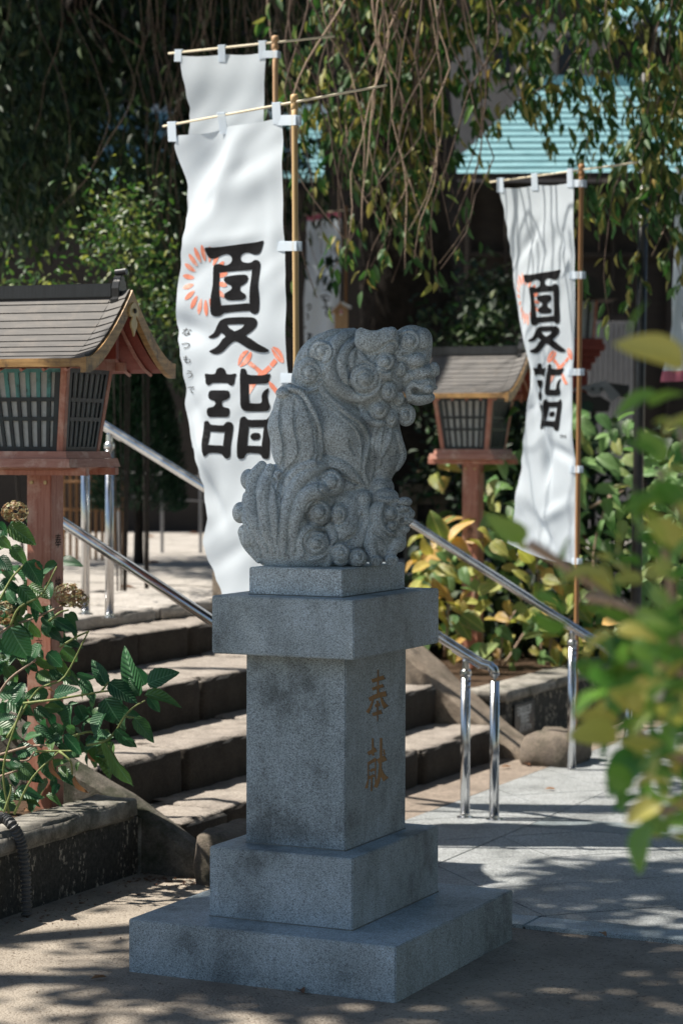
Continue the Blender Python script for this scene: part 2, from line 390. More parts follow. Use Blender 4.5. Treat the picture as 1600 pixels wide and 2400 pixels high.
def fillpoly(loops, cuts=0):
    """outer loop and holes (2d) -> triangulated (verts, faces), optionally cut along a grid of that spacing"""
    bm = bmesh.new()
    for lp in loops:
        vs = [bm.verts.new((x, y, 0)) for x, y in lp]
        for i in range(len(vs)): bm.edges.new((vs[i], vs[(i + 1) % len(vs)]))
    bmesh.ops.triangle_fill(bm, use_beauty=True, use_dissolve=False, edges=bm.edges[:], normal=(0, 0, 1))
    if cuts:
        xs = [v.co.x for v in bm.verts]; ys = [v.co.y for v in bm.verts]
        for ax_, lo, hi in ((0, min(xs), max(xs)), (1, min(ys), max(ys))):
            k = math.ceil(lo / cuts) * cuts
            while k < hi:
                co = [0, 0, 0]; no = [0, 0, 0]; co[ax_] = k; no[ax_] = 1
                bmesh.ops.bisect_plane(bm, geom=bm.verts[:] + bm.edges[:] + bm.faces[:], plane_co=co, plane_no=no, dist=1e-5)
                k += cuts
    bm.verts.index_update()
    out = [tuple(v.co[:2]) for v in bm.verts], [tuple(v.index for v in f.verts) for f in bm.faces]
    bm.free(); return out
def smooth_loop(p, n=3):
    m = len(p); out = []
    for i in range(m):
        a, b, c, d = p[i - 1], p[i], p[(i + 1) % m], p[(i + 2) % m]
        for k in range(n):
            t = k / n
            out.append(tuple(.5 * ((2 * b[j]) + (-a[j] + c[j]) * t + (2 * a[j] - 5 * b[j] + 4 * c[j] - d[j]) * t * t +
                                   (-a[j] + 3 * b[j] - 3 * c[j] + d[j]) * t ** 3) for j in (0, 1)))
    return out
def stroke(pts, w0, w1=None):
    if w1 is None: w1 = w0
    n = len(pts); L_, R_ = [], []
    for i, p in enumerate(pts):
        a, b = pts[max(0, i - 1)], pts[min(n - 1, i + 1)]
        dx, dy = b[0] - a[0], b[1] - a[1]; l = math.hypot(dx, dy); w_ = (w0 + (w1 - w0) * i / (n - 1)) / 2
        L_.append((p[0] - dy / l * w_, p[1] + dx / l * w_)); R_.append((p[0] + dy / l * w_, p[1] - dx / l * w_))
    e0 = (pts[0][0] - (pts[1][0] - pts[0][0]) * .0, pts[0][1])
    return L_ + R_[::-1]
def catmull(pts, n=6):
    pts = [np.array(p, float) for p in pts]; P = [2 * pts[0] - pts[1]] + pts + [2 * pts[-1] - pts[-2]]; out = []
    for i in range(1, len(P) - 2):
        a, b, c, d = P[i - 1:i + 3]
        for k in range(n):
            t = k / n
            out.append(.5 * (2 * b + (c - a) * t + (2 * a - 5 * b + 4 * c - d) * t * t + (-a + 3 * b - 3 * c + d) * t ** 3))
    out.append(pts[-1]); return out

def rblock(x0, x1, y0, y1, z0, z1, r=.02, amp=.006, sp=.06, seed=0, chip=.0):
    """a stone: box with worn rounded edges and an uneven face"""
    lo = np.array([x0, y0, z0]); hi = np.array([x1, y1, z1])
    r = min(r, *(0.45 * (hi - lo)))
    A = []
    for a in range(3):
        n = max(1, int(round((hi[a] - lo[a] - 2 * r) / sp)))
        A.append(np.concatenate([[lo[a], lo[a] + .35 * r], np.linspace(lo[a] + r, hi[a] - r, n + 1), [hi[a] - .35 * r, hi[a]]]))
    key = {}; V = []; Fc = []
    def vid(i, j, k):
        q = (i, j, k)
        if q not in key:
            key[q] = len(V); V.append([A[0][i], A[1][j], A[2][k]])
        return key[q]
    n0, n1, n2 = (len(a) - 1 for a in A)
    for i in range(n0):
        for j in range(n1):
            Fc.append((vid(i, j, 0), vid(i, j + 1, 0), vid(i + 1, j + 1, 0), vid(i + 1, j, 0)))
            Fc.append((vid(i, j, n2), vid(i + 1, j, n2), vid(i + 1, j + 1, n2), vid(i, j + 1, n2)))
    for i in range(n0):
        for k in range(n2):
            Fc.append((vid(i, 0, k), vid(i + 1, 0, k), vid(i + 1, 0, k + 1), vid(i, 0, k + 1)))
            Fc.append((vid(i, n1, k), vid(i, n1, k + 1), vid(i + 1, n1, k + 1), vid(i + 1, n1, k)))
    for j in range(n1):
        for k in range(n2):
            Fc.append((vid(0, j, k), vid(0, j, k + 1), vid(0, j + 1, k + 1), vid(0, j + 1, k)))
            Fc.append((vid(n0, j, k), vid(n0, j + 1, k), vid(n0, j + 1, k + 1), vid(n0, j, k + 1)))
    V = np.array(V); inn = np.clip(V, lo + r, hi - r); d = V - inn; l = np.linalg.norm(d, axis=1, keepdims=True)
    d = d / np.maximum(l, 1e-9); V = inn + d * r
    for i in range(len(V)):
        q = Vector(V[i] * 7 + seed * 3.7); n_ = noise.noise(q) + .5 * noise.noise(q * 2.7)
        n2_ = noise.noise(Vector(V[i] * 25 + seed))
        edge = max(0, sum(abs(c) > .2 for c in d[i]) - 1)
        V[i] += d[i] * (amp * n_ + amp * .4 * n2_ - chip * edge * max(0, n_))
    m = MB(); m.add(V, Fc); return m
def polyclip(poly, a, b, c): # keep a*x+b*y<=c
    out = []
    for i in range(len(poly)):
        p, q = poly[i], poly[(i + 1) % len(poly)]
        dp, dq = a * p[0] + b * p[1] - c, a * q[0] + b * q[1] - c
        if dp <= 0: out.append(p)
        if (dp < 0) != (dq < 0) and dp != dq:
            t = dp / (dp - dq); out.append((p[0] + t * (q[0] - p[0]), p[1] + t * (q[1] - p[1])))
    return out

# ---------------------------------------------------------------- ground, paving, landing
def sheet(name, x0, x1, y0, y1, z, mat, kind='structure', nx=1, ny=1):
    m = MB()
    xs = np.linspace(x0, x1, nx + 1); ys = np.linspace(y0, y1, ny + 1)
    m.add([(x, y, z) for y in ys for x in xs], [(j * (nx + 1) + i, j * (nx + 1) + i + 1, (j + 1) * (nx + 1) + i + 1, (j + 1) * (nx + 1) + i) for j in range(ny) for i in range(nx)])
    return tag(m.build(name, mat), kind=kind)
sheet('ground', -60, 60, -60, 90, 0, M['aggregate'])
e0, e1 = az(1400, 2186, .012)[1], az(1400, 2161, .012)[1]
XB, XJ = -.77, -.26
pav = root('granite_paving', (0, 2.5, 0), 'blue grey granite slabs laid on the diagonal at the foot of the steps', None, kind='structure')
mb = MB(); mb.box(XB, 5.5, e0 + .002, 9.5, -.02, .005); mb.build('joint_mortar', M['grout'], pav)
mb = MB()
xs_ = [XJ - .5, .42, 1.6, 2.8, 4.0, 5.5]
for a, b in zip(xs_[:-1], xs_[1:]):
    m_ = MB(); m_.box(a + .002, b - .002, e0, e1 - .003, -.02, .013); m_.build('edge_slab', M['pave_dark'] if 0 else M['granite'], pav, bevel=.003)
S = .485; uo = (XJ * .7071 + 2.172 * .7071) # diagonal through the measured joint crossing
cnt = 0
ys_ = 2.445, 2.70
for i in range(-16, 17):
    for j in range(-16, 17):
        # rotated axes p = (x+y)/sqrt2, q = (y-x)/sqrt2
        p0 = uo + i * S; q0 = (2.172 - XJ) * .7071 + j * S
        sq = [(p0, q0), (p0 + S, q0), (p0 + S, q0 + S), (p0, q0 + S)]
        sq = [((p - q) * .7071, (p + q) * .7071) for p, q in sq]
        if max(y for x, y in sq) < e1 or min(y for x, y in sq) > 7.2 or max(x for x, y in sq) < XB or min(x for x, y in sq) > 3.6: continue
        for bx0, bx1 in ((XB, XJ), (XJ, 5)):
            for by0, by1 in ((e1, ys_[0]), (ys_[1], 9)) if bx0 == XJ else ((e1, 2.66), (2.66, 9)):
                pl = sq
                for a, b, c in ((-1, 0, -bx0 - .0015), (1, 0, bx1 - .0015), (0, -1, -by0 - .0015), (0, 1, by1 - .0015)):
                    pl = polyclip(pl, a, b, c)
                    if len(pl) < 3: break
                if len(pl) < 3: continue
                A_ = abs(sum(pl[k][0] * pl[(k + 1) % len(pl)][1] - pl[(k + 1) % len(pl)][0] * pl[k][1] for k in range(len(pl)))) / 2
                if A_ < .001: continue
                cx_, cy_ = sum(p[0] for p in pl) / len(pl), sum(p[1] for p in pl) / len(pl)
                k = 1 - .0045 / math.sqrt(A_)
                zt = .012 + RNG.uniform(-.0008, .0008)
                pl = [(cx_ + (x - cx_) * k, cy_ + (y - cy_) * k, .0) for x, y in pl]
                m_ = MB(); m_.prism(pl, (0, 0, zt)); m_.build('slab', M['pave'], pav)
for a, b in ((XJ + .003, .5), (.503, 1.6), (1.603, 3.0)):
    m_ = MB(); m_.box(a, b, ys_[0] + .002, ys_[1] - .002, 0, .0125); m_.build('dark_slab', M['pave_dark'], pav, label='dark polished granite strip set in the paving')
# brown concrete apron between paving and steps
tag(MB().box(-1.16, XB - .003, 1.1, 7.5, -.02, .0105).build('path', M['concrete']), kind='structure')

SX = [-1.105, -1.445, -1.825, -2.36, -2.70]; SZ = [.18, .368, .558, .713]
st = root('stone_steps', (-1.7, 2.6, 0), 'four worn stone steps rising to the landing', 'steps', kind='structure')
del st['category']
JY = [[1.03, 1.395, 2.35, 3.3, 4.28], [1.03, 1.673, 2.6, 3.6, 4.28], [1.03, 1.75, 2.479, 3.45, 4.28], [1.03, 1.95, 2.855, 3.352, 4.28]]
for i in range(4):
    for k in range(len(JY[i]) - 1):
        z0 = (SZ[i - 1] - .03) if i else -.03
        jx = RNG.uniform(-.012, .012); jz = RNG.uniform(-.006, .006)
        m_ = rblock(SX[i + 1] - .03, SX[i] + jx, JY[i][k] + .004, JY[i][k + 1] - .004, z0, SZ[i] + jz, r=.022, amp=.009, sp=.055, seed=i * 7 + k, chip=.03)
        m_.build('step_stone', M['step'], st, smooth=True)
ZL = .775
tag(MB().box(-60, -2.74, -40, 60, -.05, ZL - .012).build('landing_ground', M['plateau']), kind='structure')
ln = root('landing_paving', (-5, 5, ZL), 'pale stone flags of the upper landing streaked with shade', None, kind='structure')
y_ = .2
row = 0
while y_ < 13.2:
    dy = .62 + RNG.uniform(0, .35); x_ = -2.60 - RNG.uniform(0, .12)
    while x_ > -8.2:
        dx = .7 + RNG.uniform(0, .6)
        if y_ < 4.6 and x_ > -4.3 or (RNG.rand() < 2):
            if y_ < 4.6 and x_ > -3.5:
                m_ = rblock(x_ - dx + .006, x_ - .006, y_ + .006, y_ + dy - .006, ZL - .07, ZL + RNG.uniform(-.006, .006), r=.012, amp=.012, sp=.07, seed=row, chip=.05)
                m_.build('flagstone', M['plateau'], ln, smooth=True)
            else:
                m_ = MB(); m_.box(x_ - dx + .006, x_ - .006, y_ + .006, y_ + dy - .006, ZL - .03, ZL + RNG.uniform(-.003, .003)); m_.build('flagstone', M['plateau'], ln)
        x_ -= dx; row += 1
    y_ += dy

# ---------------------------------------------------------------- sloping kerbs, end stones, planters
def slope_kerb(name, top, y0, y1, base, mat, label, seed):
    # top: list of (x, z) along the slope
    V = []; Fc = []; n = 0
    pts = catmull(top, 8); pts = [p for p in pts]
    secs = []
    for i, (x, z) in enumerate(pts):
        q = noise.noise(Vector((x * 9, seed, z * 9))) * .012
        secs.append([(x, y0, base), (x, y0 + .004, z - .03 + q), (x, y0 + .03, z + q * .6), (x, (y0 + y1) / 2, z + .004), (x, y1 - .03, z + q * .5), (x, y1, z - .03), (x, y1, base)])
    for s_ in secs: V += s_
    for i in range(len(secs) - 1):
        for k in range(6):
            a = i * 7 + k; Fc.append((a, a + 1, a + 8, a + 7))
        Fc.append((i * 7 + 6, i * 7, i * 7 + 7, i * 7 + 13))
    Fc.append(tuple(range(7))); Fc.append(tuple(range(len(V) - 1, len(V) - 8, -1)))
    o = MB().add(V, Fc).build(name, mat); return tag(o, label, 'kerb')
slope_kerb('sloping_kerb', [(-.925, .075), (-1.24, .255), (-1.6, .43), (-2.0, .66), (-2.4, .86), (-2.7, .9)], .905, 1.022, -.02, M['kerb_shade_tint'],
           'narrow mossy stone kerb, shade painted into its colour, sloping down beside the left planter', 3)
slope_kerb('sloping_kerb', [(-.95, .02), (-1.163, .165), (-1.422, .37), (-1.604, .52), (-1.95, .76), (-2.3, .9), (-2.75, .93)], 4.29, 4.58, -.02, M['stringer'],
           'broad brown stone kerb sloping down the far side of the steps', 5)
tag(rblock(-.935, -.735, .80, 1.13, -.02, .20, r=.05, amp=.014, sp=.04, seed=3).build('kerb_stone', M['rock'], smooth=True), 'dark rounded end stone hard against the pedestal behind its left side', 'stone')
tag(rblock(-.93, -.66, 4.12, 4.5, -.02, .165, r=.06, amp=.02, sp=.04, seed=9).build('kerb_stone', M['rock'], smooth=True), 'reddish brown rough stone beside the far handrail post', 'stone')

PX, PZ = -1.213, .286
pl_ = root('planter', (PX - .6, -.5, 0), 'dark lichen spotted concrete planter in front of the steps', 'planter')
mb = MB(); mb.box(PX - .09, PX, -5, .90, -.02, PZ - .075); mb.box(-2.7, PX - .091, .82, .90, -.02, PZ - .075); mb.build('wall', M['planter'], pl_)
k = -5
for L_ in (2.3, 1.6, 1.05, .93):
    rblock(PX - .17, PX + .018, k + .003, min(.915, k + L_) - .003, PZ - .073, PZ, r=.012, amp=.006, sp=.07, seed=int(k * 9), chip=.05).build('coping_stone', M['coping'], pl_, smooth=True)
    k += L_
MB().box(PX - .012, PX + .012, .902, .914, .0, PZ - .08).build('corner_strip', M['coping'], pl_)
MB().box(-2.72, PX - .1, -5, .815, -.02, PZ - .035).build('soil', M['soil'], pl_)
# litter of small stones and leaves lying in the planter
m_ = MB()
for i in range(260):
    x, y = RNG.uniform(-2.2, PX - .16), RNG.uniform(-.9, .8); s_ = RNG.uniform(.006, .022)
    c_ = [(x + RNG.uniform(-s_, s_), y + RNG.uniform(-s_, s_), PZ - .034 + RNG.uniform(.0, .02)) for _ in range(4)]
    m_.add(c_, [(0, 1, 2), (0, 2, 3), (0, 3, 1), (1, 3, 2)])
m_.build('leaf_litter', M['dead_leaf'], pl_)['kind'] = 'stuff'

FP = ay(1184, 1685, 4.62); FX = FP[0]; FZ = ax(1178, 1622, FX)[2]
print('far planter', FP, FZ)
fpl = root('planter', (FX - .6, 6, 0), 'dark concrete planter beyond the steps carrying a small black plaque', 'planter')
mb = MB(); mb.box(FX - .1, FX, 4.62, 10.5, -.02, FZ - .06); mb.box(-2.9, FX - .101, 4.62, 4.72, -.02, FZ - .06); mb.build('wall', M['planter'], fpl)
for a, b in ((4.6, 5.35), (5.35, 6.7), (6.7, 8.4), (8.4, 10.5)):
    rblock(FX - .22, FX + .018, a + .003, b - .003, FZ - .058, FZ, r=.01, amp=.005, sp=.08, seed=int(a * 9), chip=.04).build('coping_stone', M['coping'], fpl, smooth=True)
MB().box(-2.95, FX - .221, 4.6, 4.74, FZ - .058, FZ - .002).build('coping_stone', M['coping'], fpl, bevel=.006)
MB().box(-2.95, FX - .1, 4.721, 10.5, -.02, FZ - .045).build('soil', M['soil'], fpl)

# black plaque on the far planter
def on_x(px, py, x): return Vector(ax(px, py, x))
c0, c1 = on_x(1200, 1652, FX), on_x(1246, 1640, FX); c2 = on_x(1200, 1712, FX)
plq = root('plaque', (FX + .008, (c0.y + c1.y) / 2, c2.z), 'black plaque with rows of white lettering on the far planter', 'plaque')
MB().box(FX + .001, FX + .014, c0.y, c1.y, c2.z - .04, c0.z).build('plate', M['plaque'], plq, bevel=.002)
def text_on_x(s, y0, zc, h, x, mat, parent, name='lettering', step=None, sx=1):
    m_ = MB(); yy = y0; k = 0
    for ch in s:
        v, f = glyph(ch); xx = [p[0] for p in v]
        w_ = (step or h * .75)
        m_.add([(x + .0001 * k, yy + w_ / 2 + p[0] * h * sx, zc + p[1] * h) for p in v], f); yy += w_; k += 1
    return m_.build(name, mat, parent)
wy = c1.y - c0.y
for s_, f0, f1, fz, hh in (('石本町納三彦', .12, .80, .82, .045), ('奉納石', .28, .70, .53, .05), ('日本石三', .28, .72, .32, .028), ('石彦三町本', .22, .84, .12, .03)):
    text_on_x(s_, c0.y + wy * f0, c2.z - .02 + (c0.z - c2.z) * fz, hh * 1.25, FX + .0155, M['whitepaint'], plq, step=wy * (f1 - f0) / len(s_), sx=.9)

# corrugated conduit climbing into the left planter
hs = root('conduit', tuple(az(60, 2140, 0)), 'grey corrugated conduit bending over the left planter edge', 'pipe')
path = catmull([az(-18, 1925, .33), az(8, 1917, .33), ax(30, 1935, PX + .03), ax(50, 1975, PX + .04), ax(58, 2030, PX + .045), ax(62, 2090, PX + .05), ax(63, 2146, PX + .055)], 22)
rr = [.0165 + .0035 * (1 if (i // 2) % 2 else -1) for i in range(len(path))]
MB().tube(path, rr, 10).build('corrugated_tube', M['hose'], hs, smooth=False)

# ---------------------------------------------------------------- pedestal
HW = {'base_slab': (.4418, .4645, -.03, .1612), 'lower_block': (.2398, .3258, .1615, .3757), 'shaft': (.1683, .2248, .376, .9631),
      'cap_block': (.2381, .3205, .9634, 1.1393), 'top_plinth': (.1575, .2331, 1.1396, 1.2233)}
ped = root('stone_pedestal', (0, 0, 0), 'tall stepped blue grey granite pedestal under the lion statue', 'pedestal')
OFF = {'lower_block': (0, 0), 'shaft': (0, 0), 'cap_block': (0, .004), 'top_plinth': (0, .005)}
for n_, (a, b, z0, z1) in HW.items():
    ox, oy = OFF.get(n_, (0, 0))
    MB().box(-a + ox, a + ox, -b + oy, b + oy, z0, z1).build(n_, M['granite'] if n_ != 'top_plinth' else M['granite_old'], ped, bevel=.0035)
def mortar(a, b, z, ox=0, oy=0): MB().box(-a - .0008 + ox, a + .0008 + ox, -b - .0008 + oy, b + .0008 + oy, z - .0005, z + .003).build('joint_line', M['joint'], ped)
mortar(.2398, .3258, .1615); mortar(.1683, .2248, .376); mortar(.1575, .2331, 1.1396, 0, .005)
def cp3(x, y): return 840 + x / 6.92, 1540 + y / 6.92
ch1 = [([(305, 205), (305, 640)], 30, 45), ([(198, 390), (412, 325)], 55, 60), ([(203, 522), (398, 458)], 45, 50), ([(155, 690), (300, 625), (448, 590)], 60, 75),
       ([(228, 690), (190, 800), (132, 905)], 35, 60), ([(352, 640), (385, 740), (440, 820)], 30, 85), ([(297, 705), (300, 1045)], 45, 25), ([(248, 795), (345, 765)], 40, 45), ([(212, 935), (372, 885)], 50, 60)]
ch2 = [([(220, 1315), (228, 1600)], 35, 45), ([(138, 1570), (282, 1495)], 55, 65), ([(150, 1725), (152, 1990)], 28, 30), ([(140, 1735), (278, 1650)], 45, 50), ([(268, 1650), (266, 2060)], 30, 24),
       ([(175, 1850), (250, 1815)], 38, 42), ([(148, 1965), (250, 1915)], 45, 40), ([(208, 1950), (203, 2175)], 30, 34), ([(148, 1990), (120, 2130)], 26, 50), ([(358, 1312), (356, 1660), (332, 1920), (300, 2040), (262, 2115)], 42, 60),
       ([(300, 1700), (438, 1630)], 75, 80), ([(404, 1495), (414, 1585)], 26, 32), ([(350, 1790), (385, 1910), (440, 1990)], 30, 95)]
cut_v = MB(); k = 0
for ch in (ch1, ch2):
    m_ = MB()
    for pts, w0, w1 in ch:
        cc = catmull([np.array(p) for p in pts], 4) if len(pts) > 2 else pts
        lp = stroke([tuple(p) for p in cc], w0 * 1.2, w1 * 1.2)
        v, f = fillpoly([lp])
        m_.add([ax(*cp3(x, y), .1683 - .0032 + .00012 * k) for x, y in v], f)
        cut_v.prism([ax(*cp3(x, y), .1683 - .0036 + .00009 * k) for x, y in lp], (.02 + .0001 * k, 0, 0)); k += 1
    m_.build('carved_character', M['rust'], ped)
co = cut_v.build('engraving_tool', M['rust'])
shaft = [o for o in ped.children if o.name.startswith('shaft')][0]
bo = shaft.modifiers.new('engrave', 'BOOLEAN'); bo.operation = 'DIFFERENCE'; bo.object = co; bo.solver = 'EXACT'; bo.use_self = True
dg = bpy.context.evaluated_depsgraph_get(); me = bpy.data.meshes.new_from_object(shaft.evaluated_get(dg))
shaft.modifiers.clear()
if len(me.polygons) > 40: shaft.data = me
else: print('ENGRAVING FAILED')
bpy.data.objects.remove(co)

# ---------------------------------------------------------------- handrails
R_ = .0205
def handrail(label, pts, posts, elbow=None):
    h = root('handrail', (pts[0][0], pts[0][1], 0), label, 'handrail', 'stainless handrails on the steps')
    MB().tube(pts, R_ * 1.05, 18).build('rail', M['steel'], h, smooth=True)
    for (x, y, z0, z1, br) in posts:
        p = MB().tube([(x, y, z0), (x, y, z1)], R_, 18).build('post', M['steel'], h, smooth=True)
        MB().lathe([(.036, 0), (.036, .004), (.022, .008), (.021, .02)], (x, y, z0), 18).build('foot_flange', M['steel'], p, smooth=False)
        if br:
            MB().lathe([(.024, -.01), (.025, .0), (.024, .012), (.016, .02), (.0145, .055), (.009, .064)], (x, y, z1), 18).build('swivel_bracket', M['steel'], p, smooth=False)
            for zz in (z1 - .03, z1 - .055):
                MB().tube([(x + .0185, y - .011, zz), (x + .0235, y - .0145, zz)], .0045, 8).build('screw', M['plaque'], p)
            b_ = Vector((-1, 0, .5425)).normalized()
            c_ = Vector((x, y, z1 + .062))
            MB().tube([c_ - b_ * .07, c_ + b_ * .07], .007, 8).build('saddle', M['steel'], p)
    return h
m0, m1 = az(1091, 1915, .012), az(1155, 1922, .012)
ym = (m0[1] + m1[1]) / 2
up1 = ay(235, 990, ym + .12); up2 = ay(480, 1142, ym + .1)
lo = ay(1091, 1532, ym)
e_ = ay(1130, 1556, ym)
el = [(m1[0], ym, .60), (m1[0], ym, .628), (m1[0] - .006, ym, .648), (m1[0] - .022, ym, .664), tuple(e_), tuple(lo), tuple(up2), tuple(up1)]
pf = ay(257, 1438, ym + .12); pf2 = ay(205, 1430, ym + .12)
sl = (up1[2] - up2[2]) / (up1[0] - up2[0])
endx = pf2[0] - .01
el += [(endx + .03, ym + .12, up1[2] + sl * (endx + .03 - up1[0])), (endx + .004, ym + .12, up1[2] + sl * (endx + .01 - up1[0]) - .006), (endx, ym + .12, up1[2] + sl * (endx - up1[0]) - .04)]
rail_z = lambda x: up1[2] + sl * (x - up1[0])
handrail('middle handrail whose lower end bends down into its post on the paving', el,
         [(m0[0], ym, .012, lo[2] - .085, 1), (m1[0], ym, .012, .6, 0), (pf[0], ym + .12, pf[2] - .02, rail_z(pf[0]) - .085, 1), (endx, ym + .12, pf2[2] - .02, rail_z(endx) - .04, 0)])
print('mid rail', m0, m1, up1, pf, pf2)
yn = 1.27
a_, b_ = Vector(ay(145, 1222, yn)), Vector(ay(493, 1452, yn)); dr = (b_ - a_) / (b_.x - a_.x)
xe = b_.x + (b_.z - .68) / abs(dr.z); f_ = lambda x: tuple(a_ + dr * (x - a_.x))
print('near rail', a_, b_, xe)
top_x = ay(108, 1198, yn)[0]
handrail('nearest handrail running down behind the red lantern post to the pedestal',
         [(xe + .035, yn, .58), (xe + .035, yn, .62), (xe + .02, yn, .65), f_(xe), f_(b_.x), f_(a_.x), f_(top_x), (top_x - .03, yn, f_(top_x)[2] - .02), (top_x - .03, yn, f_(top_x)[2] - .06)],
         [(xe + .035, yn, 0, .58, 0), (xe - .12, yn, 0, f_(xe - .12)[2] - .085, 1), (top_x - .03, yn, ZL, f_(top_x)[2] - .06, 0)])
ff = az(1340, 1810, 0); yf = ff[1]
a_, b_ = Vector(ay(965, 1226, yf)), Vector(ay(1340, 1468, yf)); dr2 = (b_ - a_) / (b_.x - a_.x); g_ = lambda x: tuple(a_ + dr2 * (x - a_.x))
xe = b_.x + .26; tx = a_.x - .5
handrail('far handrail passing in front of the yellowing hydrangea',
         [(xe + .03, yf, .5), (xe + .03, yf, .53), (xe + .015, yf, g_(xe)[2] - .02), g_(xe), g_(b_.x), g_(a_.x), g_(tx), (tx - .03, yf, g_(tx)[2] - .02), (tx - .03, yf, g_(tx)[2] - .06)],
         [(xe + .03, yf, 0, .5, 0), (b_.x, yf, 0, g_(b_.x)[2] - .085, 1), (tx - .03, yf, ZL - .03, g_(tx)[2] - .06, 0)])

# ---------------------------------------------------------------- lanterns
ZT = 1.57
def lantern(foot, yaw, label, teal=False, marks=()):
    rt = root('wooden_lantern', tuple(foot), label, 'lantern', 'vermilion post lanterns beside the steps')
    cy_, sy_ = math.cos(yaw), math.sin(yaw)
    fx, fy, fz = foot
    class W(MB):
        def build(s, *a, **k):
            s.v = [(fx + x * cy_ - y * sy_, fy + x * sy_ + y * cy_, z) for x, y, z in s.v]; return MB.build(s, *a, **k)
    h = .05
    W().box(-h, h, -h, h, fz - .05, ZT - .085).build('post', M['red'], rt, bevel=.003)
    for a in (-1, 1):
        W().tube([(a * .028, -h - .001, ZT - .115), (a * .028, -h - .006, ZT - .115)], .007, 10).build('bolt', M['gold'], rt)
    W().hexa([(-.055, -.055, ZT - .086), (.055, -.055, ZT - .086), (.055, .055, ZT - .086), (-.055, .055, ZT - .086)],
             [(-.19, -.19, ZT - .058), (.19, -.19, ZT - .058), (.19, .19, ZT - .058), (-.19, .19, ZT - .058)]).build('bracket', M['red'], rt, bevel=.002)
    for a in (-1, 1): W().box(-.235, .235, a * .12 - .015, a * .12 + .015, ZT - .087, ZT - .06).build('cross_beam', M['red'], rt, bevel=.002)
    # two moulded trays, each of four mitred boards
    for (o_, i_, z0, z1, nm) in ((.207, .12, ZT - .058, ZT - .026, 'tray_board'), (.183, .10, ZT - .0255, ZT, 'sill_board')):
        for q in range(4):
            c, s = (1, 0, -1, 0)[q], (0, 1, 0, -1)[q]
            r = lambda x, y, z: (x * c - y * s, x * s + y * c, z)
            g = .0008
            W().hexa([r(-o_ + g, -o_, z0), r(o_ - g, -o_, z0), r(i_ - g, -i_, z0), r(-i_ + g, -i_, z0)],
                     [r(-o_ + .008, -o_ + .008, z1), r(o_ - .008, -o_ + .008, z1), r(i_ - g, -i_, z1), r(-i_ + g, -i_, z1)]).build(nm, M['red_flat'], rt)
    b0, b1, zb, zt_ = .15, .187, ZT, ZT + .305
    for sx in (-1, 1):
        for sy in (-1, 1):
            q = []
            for z, hw in ((zb, b0), (zt_, b1)):
                ox, oy = sx * hw, sy * hw; t_ = .026
                q.append([(min(ox, ox - sx * t_), min(oy, oy - sy * t_), z), (max(ox, ox - sx * t_), min(oy, oy - sy * t_), z),
                          (max(ox, ox - sx * t_), max(oy, oy - sy * t_), z), (min(ox, ox - sx * t_), max(oy, oy - sy * t_), z)])
            W().hexa(q[0], q[1]).build('corner_post', M['red'], rt, bevel=.002)
    ip, it = b0 - .012, b1 - .012
    W().hexa([(-ip, -ip, zb + .002), (ip, -ip, zb + .002), (ip, ip, zb + .002), (-ip, ip, zb + .002)],
             [(-it, -it, zt_), (it, -it, zt_), (it, it, zt_), (-it, it, zt_)]).build('paper_shade', M['paper'], rt)
    for q in range(4):
        c, s = (1, 0, -1, 0)[q], (0, 1, 0, -1)[q]
        def P(u, v, d): # u -1..1 across, v 0..1 up, d proud
            hw = b0 + (b1 - b0) * v; x = u * (hw - .027); y = -(hw - .010) - d
            return (x * c - y * s, x * s + y * c, zb + v * (zt_ - zb))
        def bar(u0, u1, v0, v1, d0, d1, nm, mt):
            W().hexa([P(u0, v0, d0), P(u1, v0, d0), P(u1, v0, d1), P(u0, v0, d1)], [P(u0, v1, d0), P(u1, v1, d0), P(u1, v1, d1), P(u0, v1, d1)]).build(nm, mt, rt)
        lt = M['lattice']
        bar(-1, -.86, .03, .97, 0, .008, 'frame_bar', lt); bar(.86, 1, .03, .97, 0, .008, 'frame_bar', lt)
        bar(-1, 1, .0, .055, 0, .0085, 'frame_bar', lt); bar(-1, 1, .935, 1, 0, .0085, 'frame_bar', M['teal'] if (teal and q == 0) else lt)
        for k in range(6):
            u = -.70 + k * .28; tt = teal and q == 0
            if tt:
                bar(u - .052, u + .052, .055, .62, 0, .006, 'lattice_bar', lt)
                bar(u - .052, u + .052, .6205, .935, 0, .006, 'lattice_bar', M['teal'])
            else: bar(u - .052, u + .052, .055, .935, 0, .006, 'lattice_bar', lt)
        for v in (.385, .615): bar(-.86, .86, v - .024, v + .024, .0062, .009, 'lattice_bar', lt)
    # head beams
    for a in (-1, 1):
        W().box(-.235, .235, a * .19 - .014, a * .19 + .014, zt_ - .006, zt_ + .026).build('head_beam', M['red'], rt, bevel=.002)
        W().box(a * .19 - .014, a * .19 + .014, -.1755, .1755, zt_ - .005, zt_ + .025).build('head_beam', M['red'], rt, bevel=.002)
    # roof
    ze, H_, HY, HX = zt_ + .012, .256, .36, .335
    zc = lambda t: ze + H_ * max(0., 1 - t) ** 1.5 - .02 * max(0., t - 1)
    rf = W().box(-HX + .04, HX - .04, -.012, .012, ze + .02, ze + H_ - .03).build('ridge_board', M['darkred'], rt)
    NB = 11
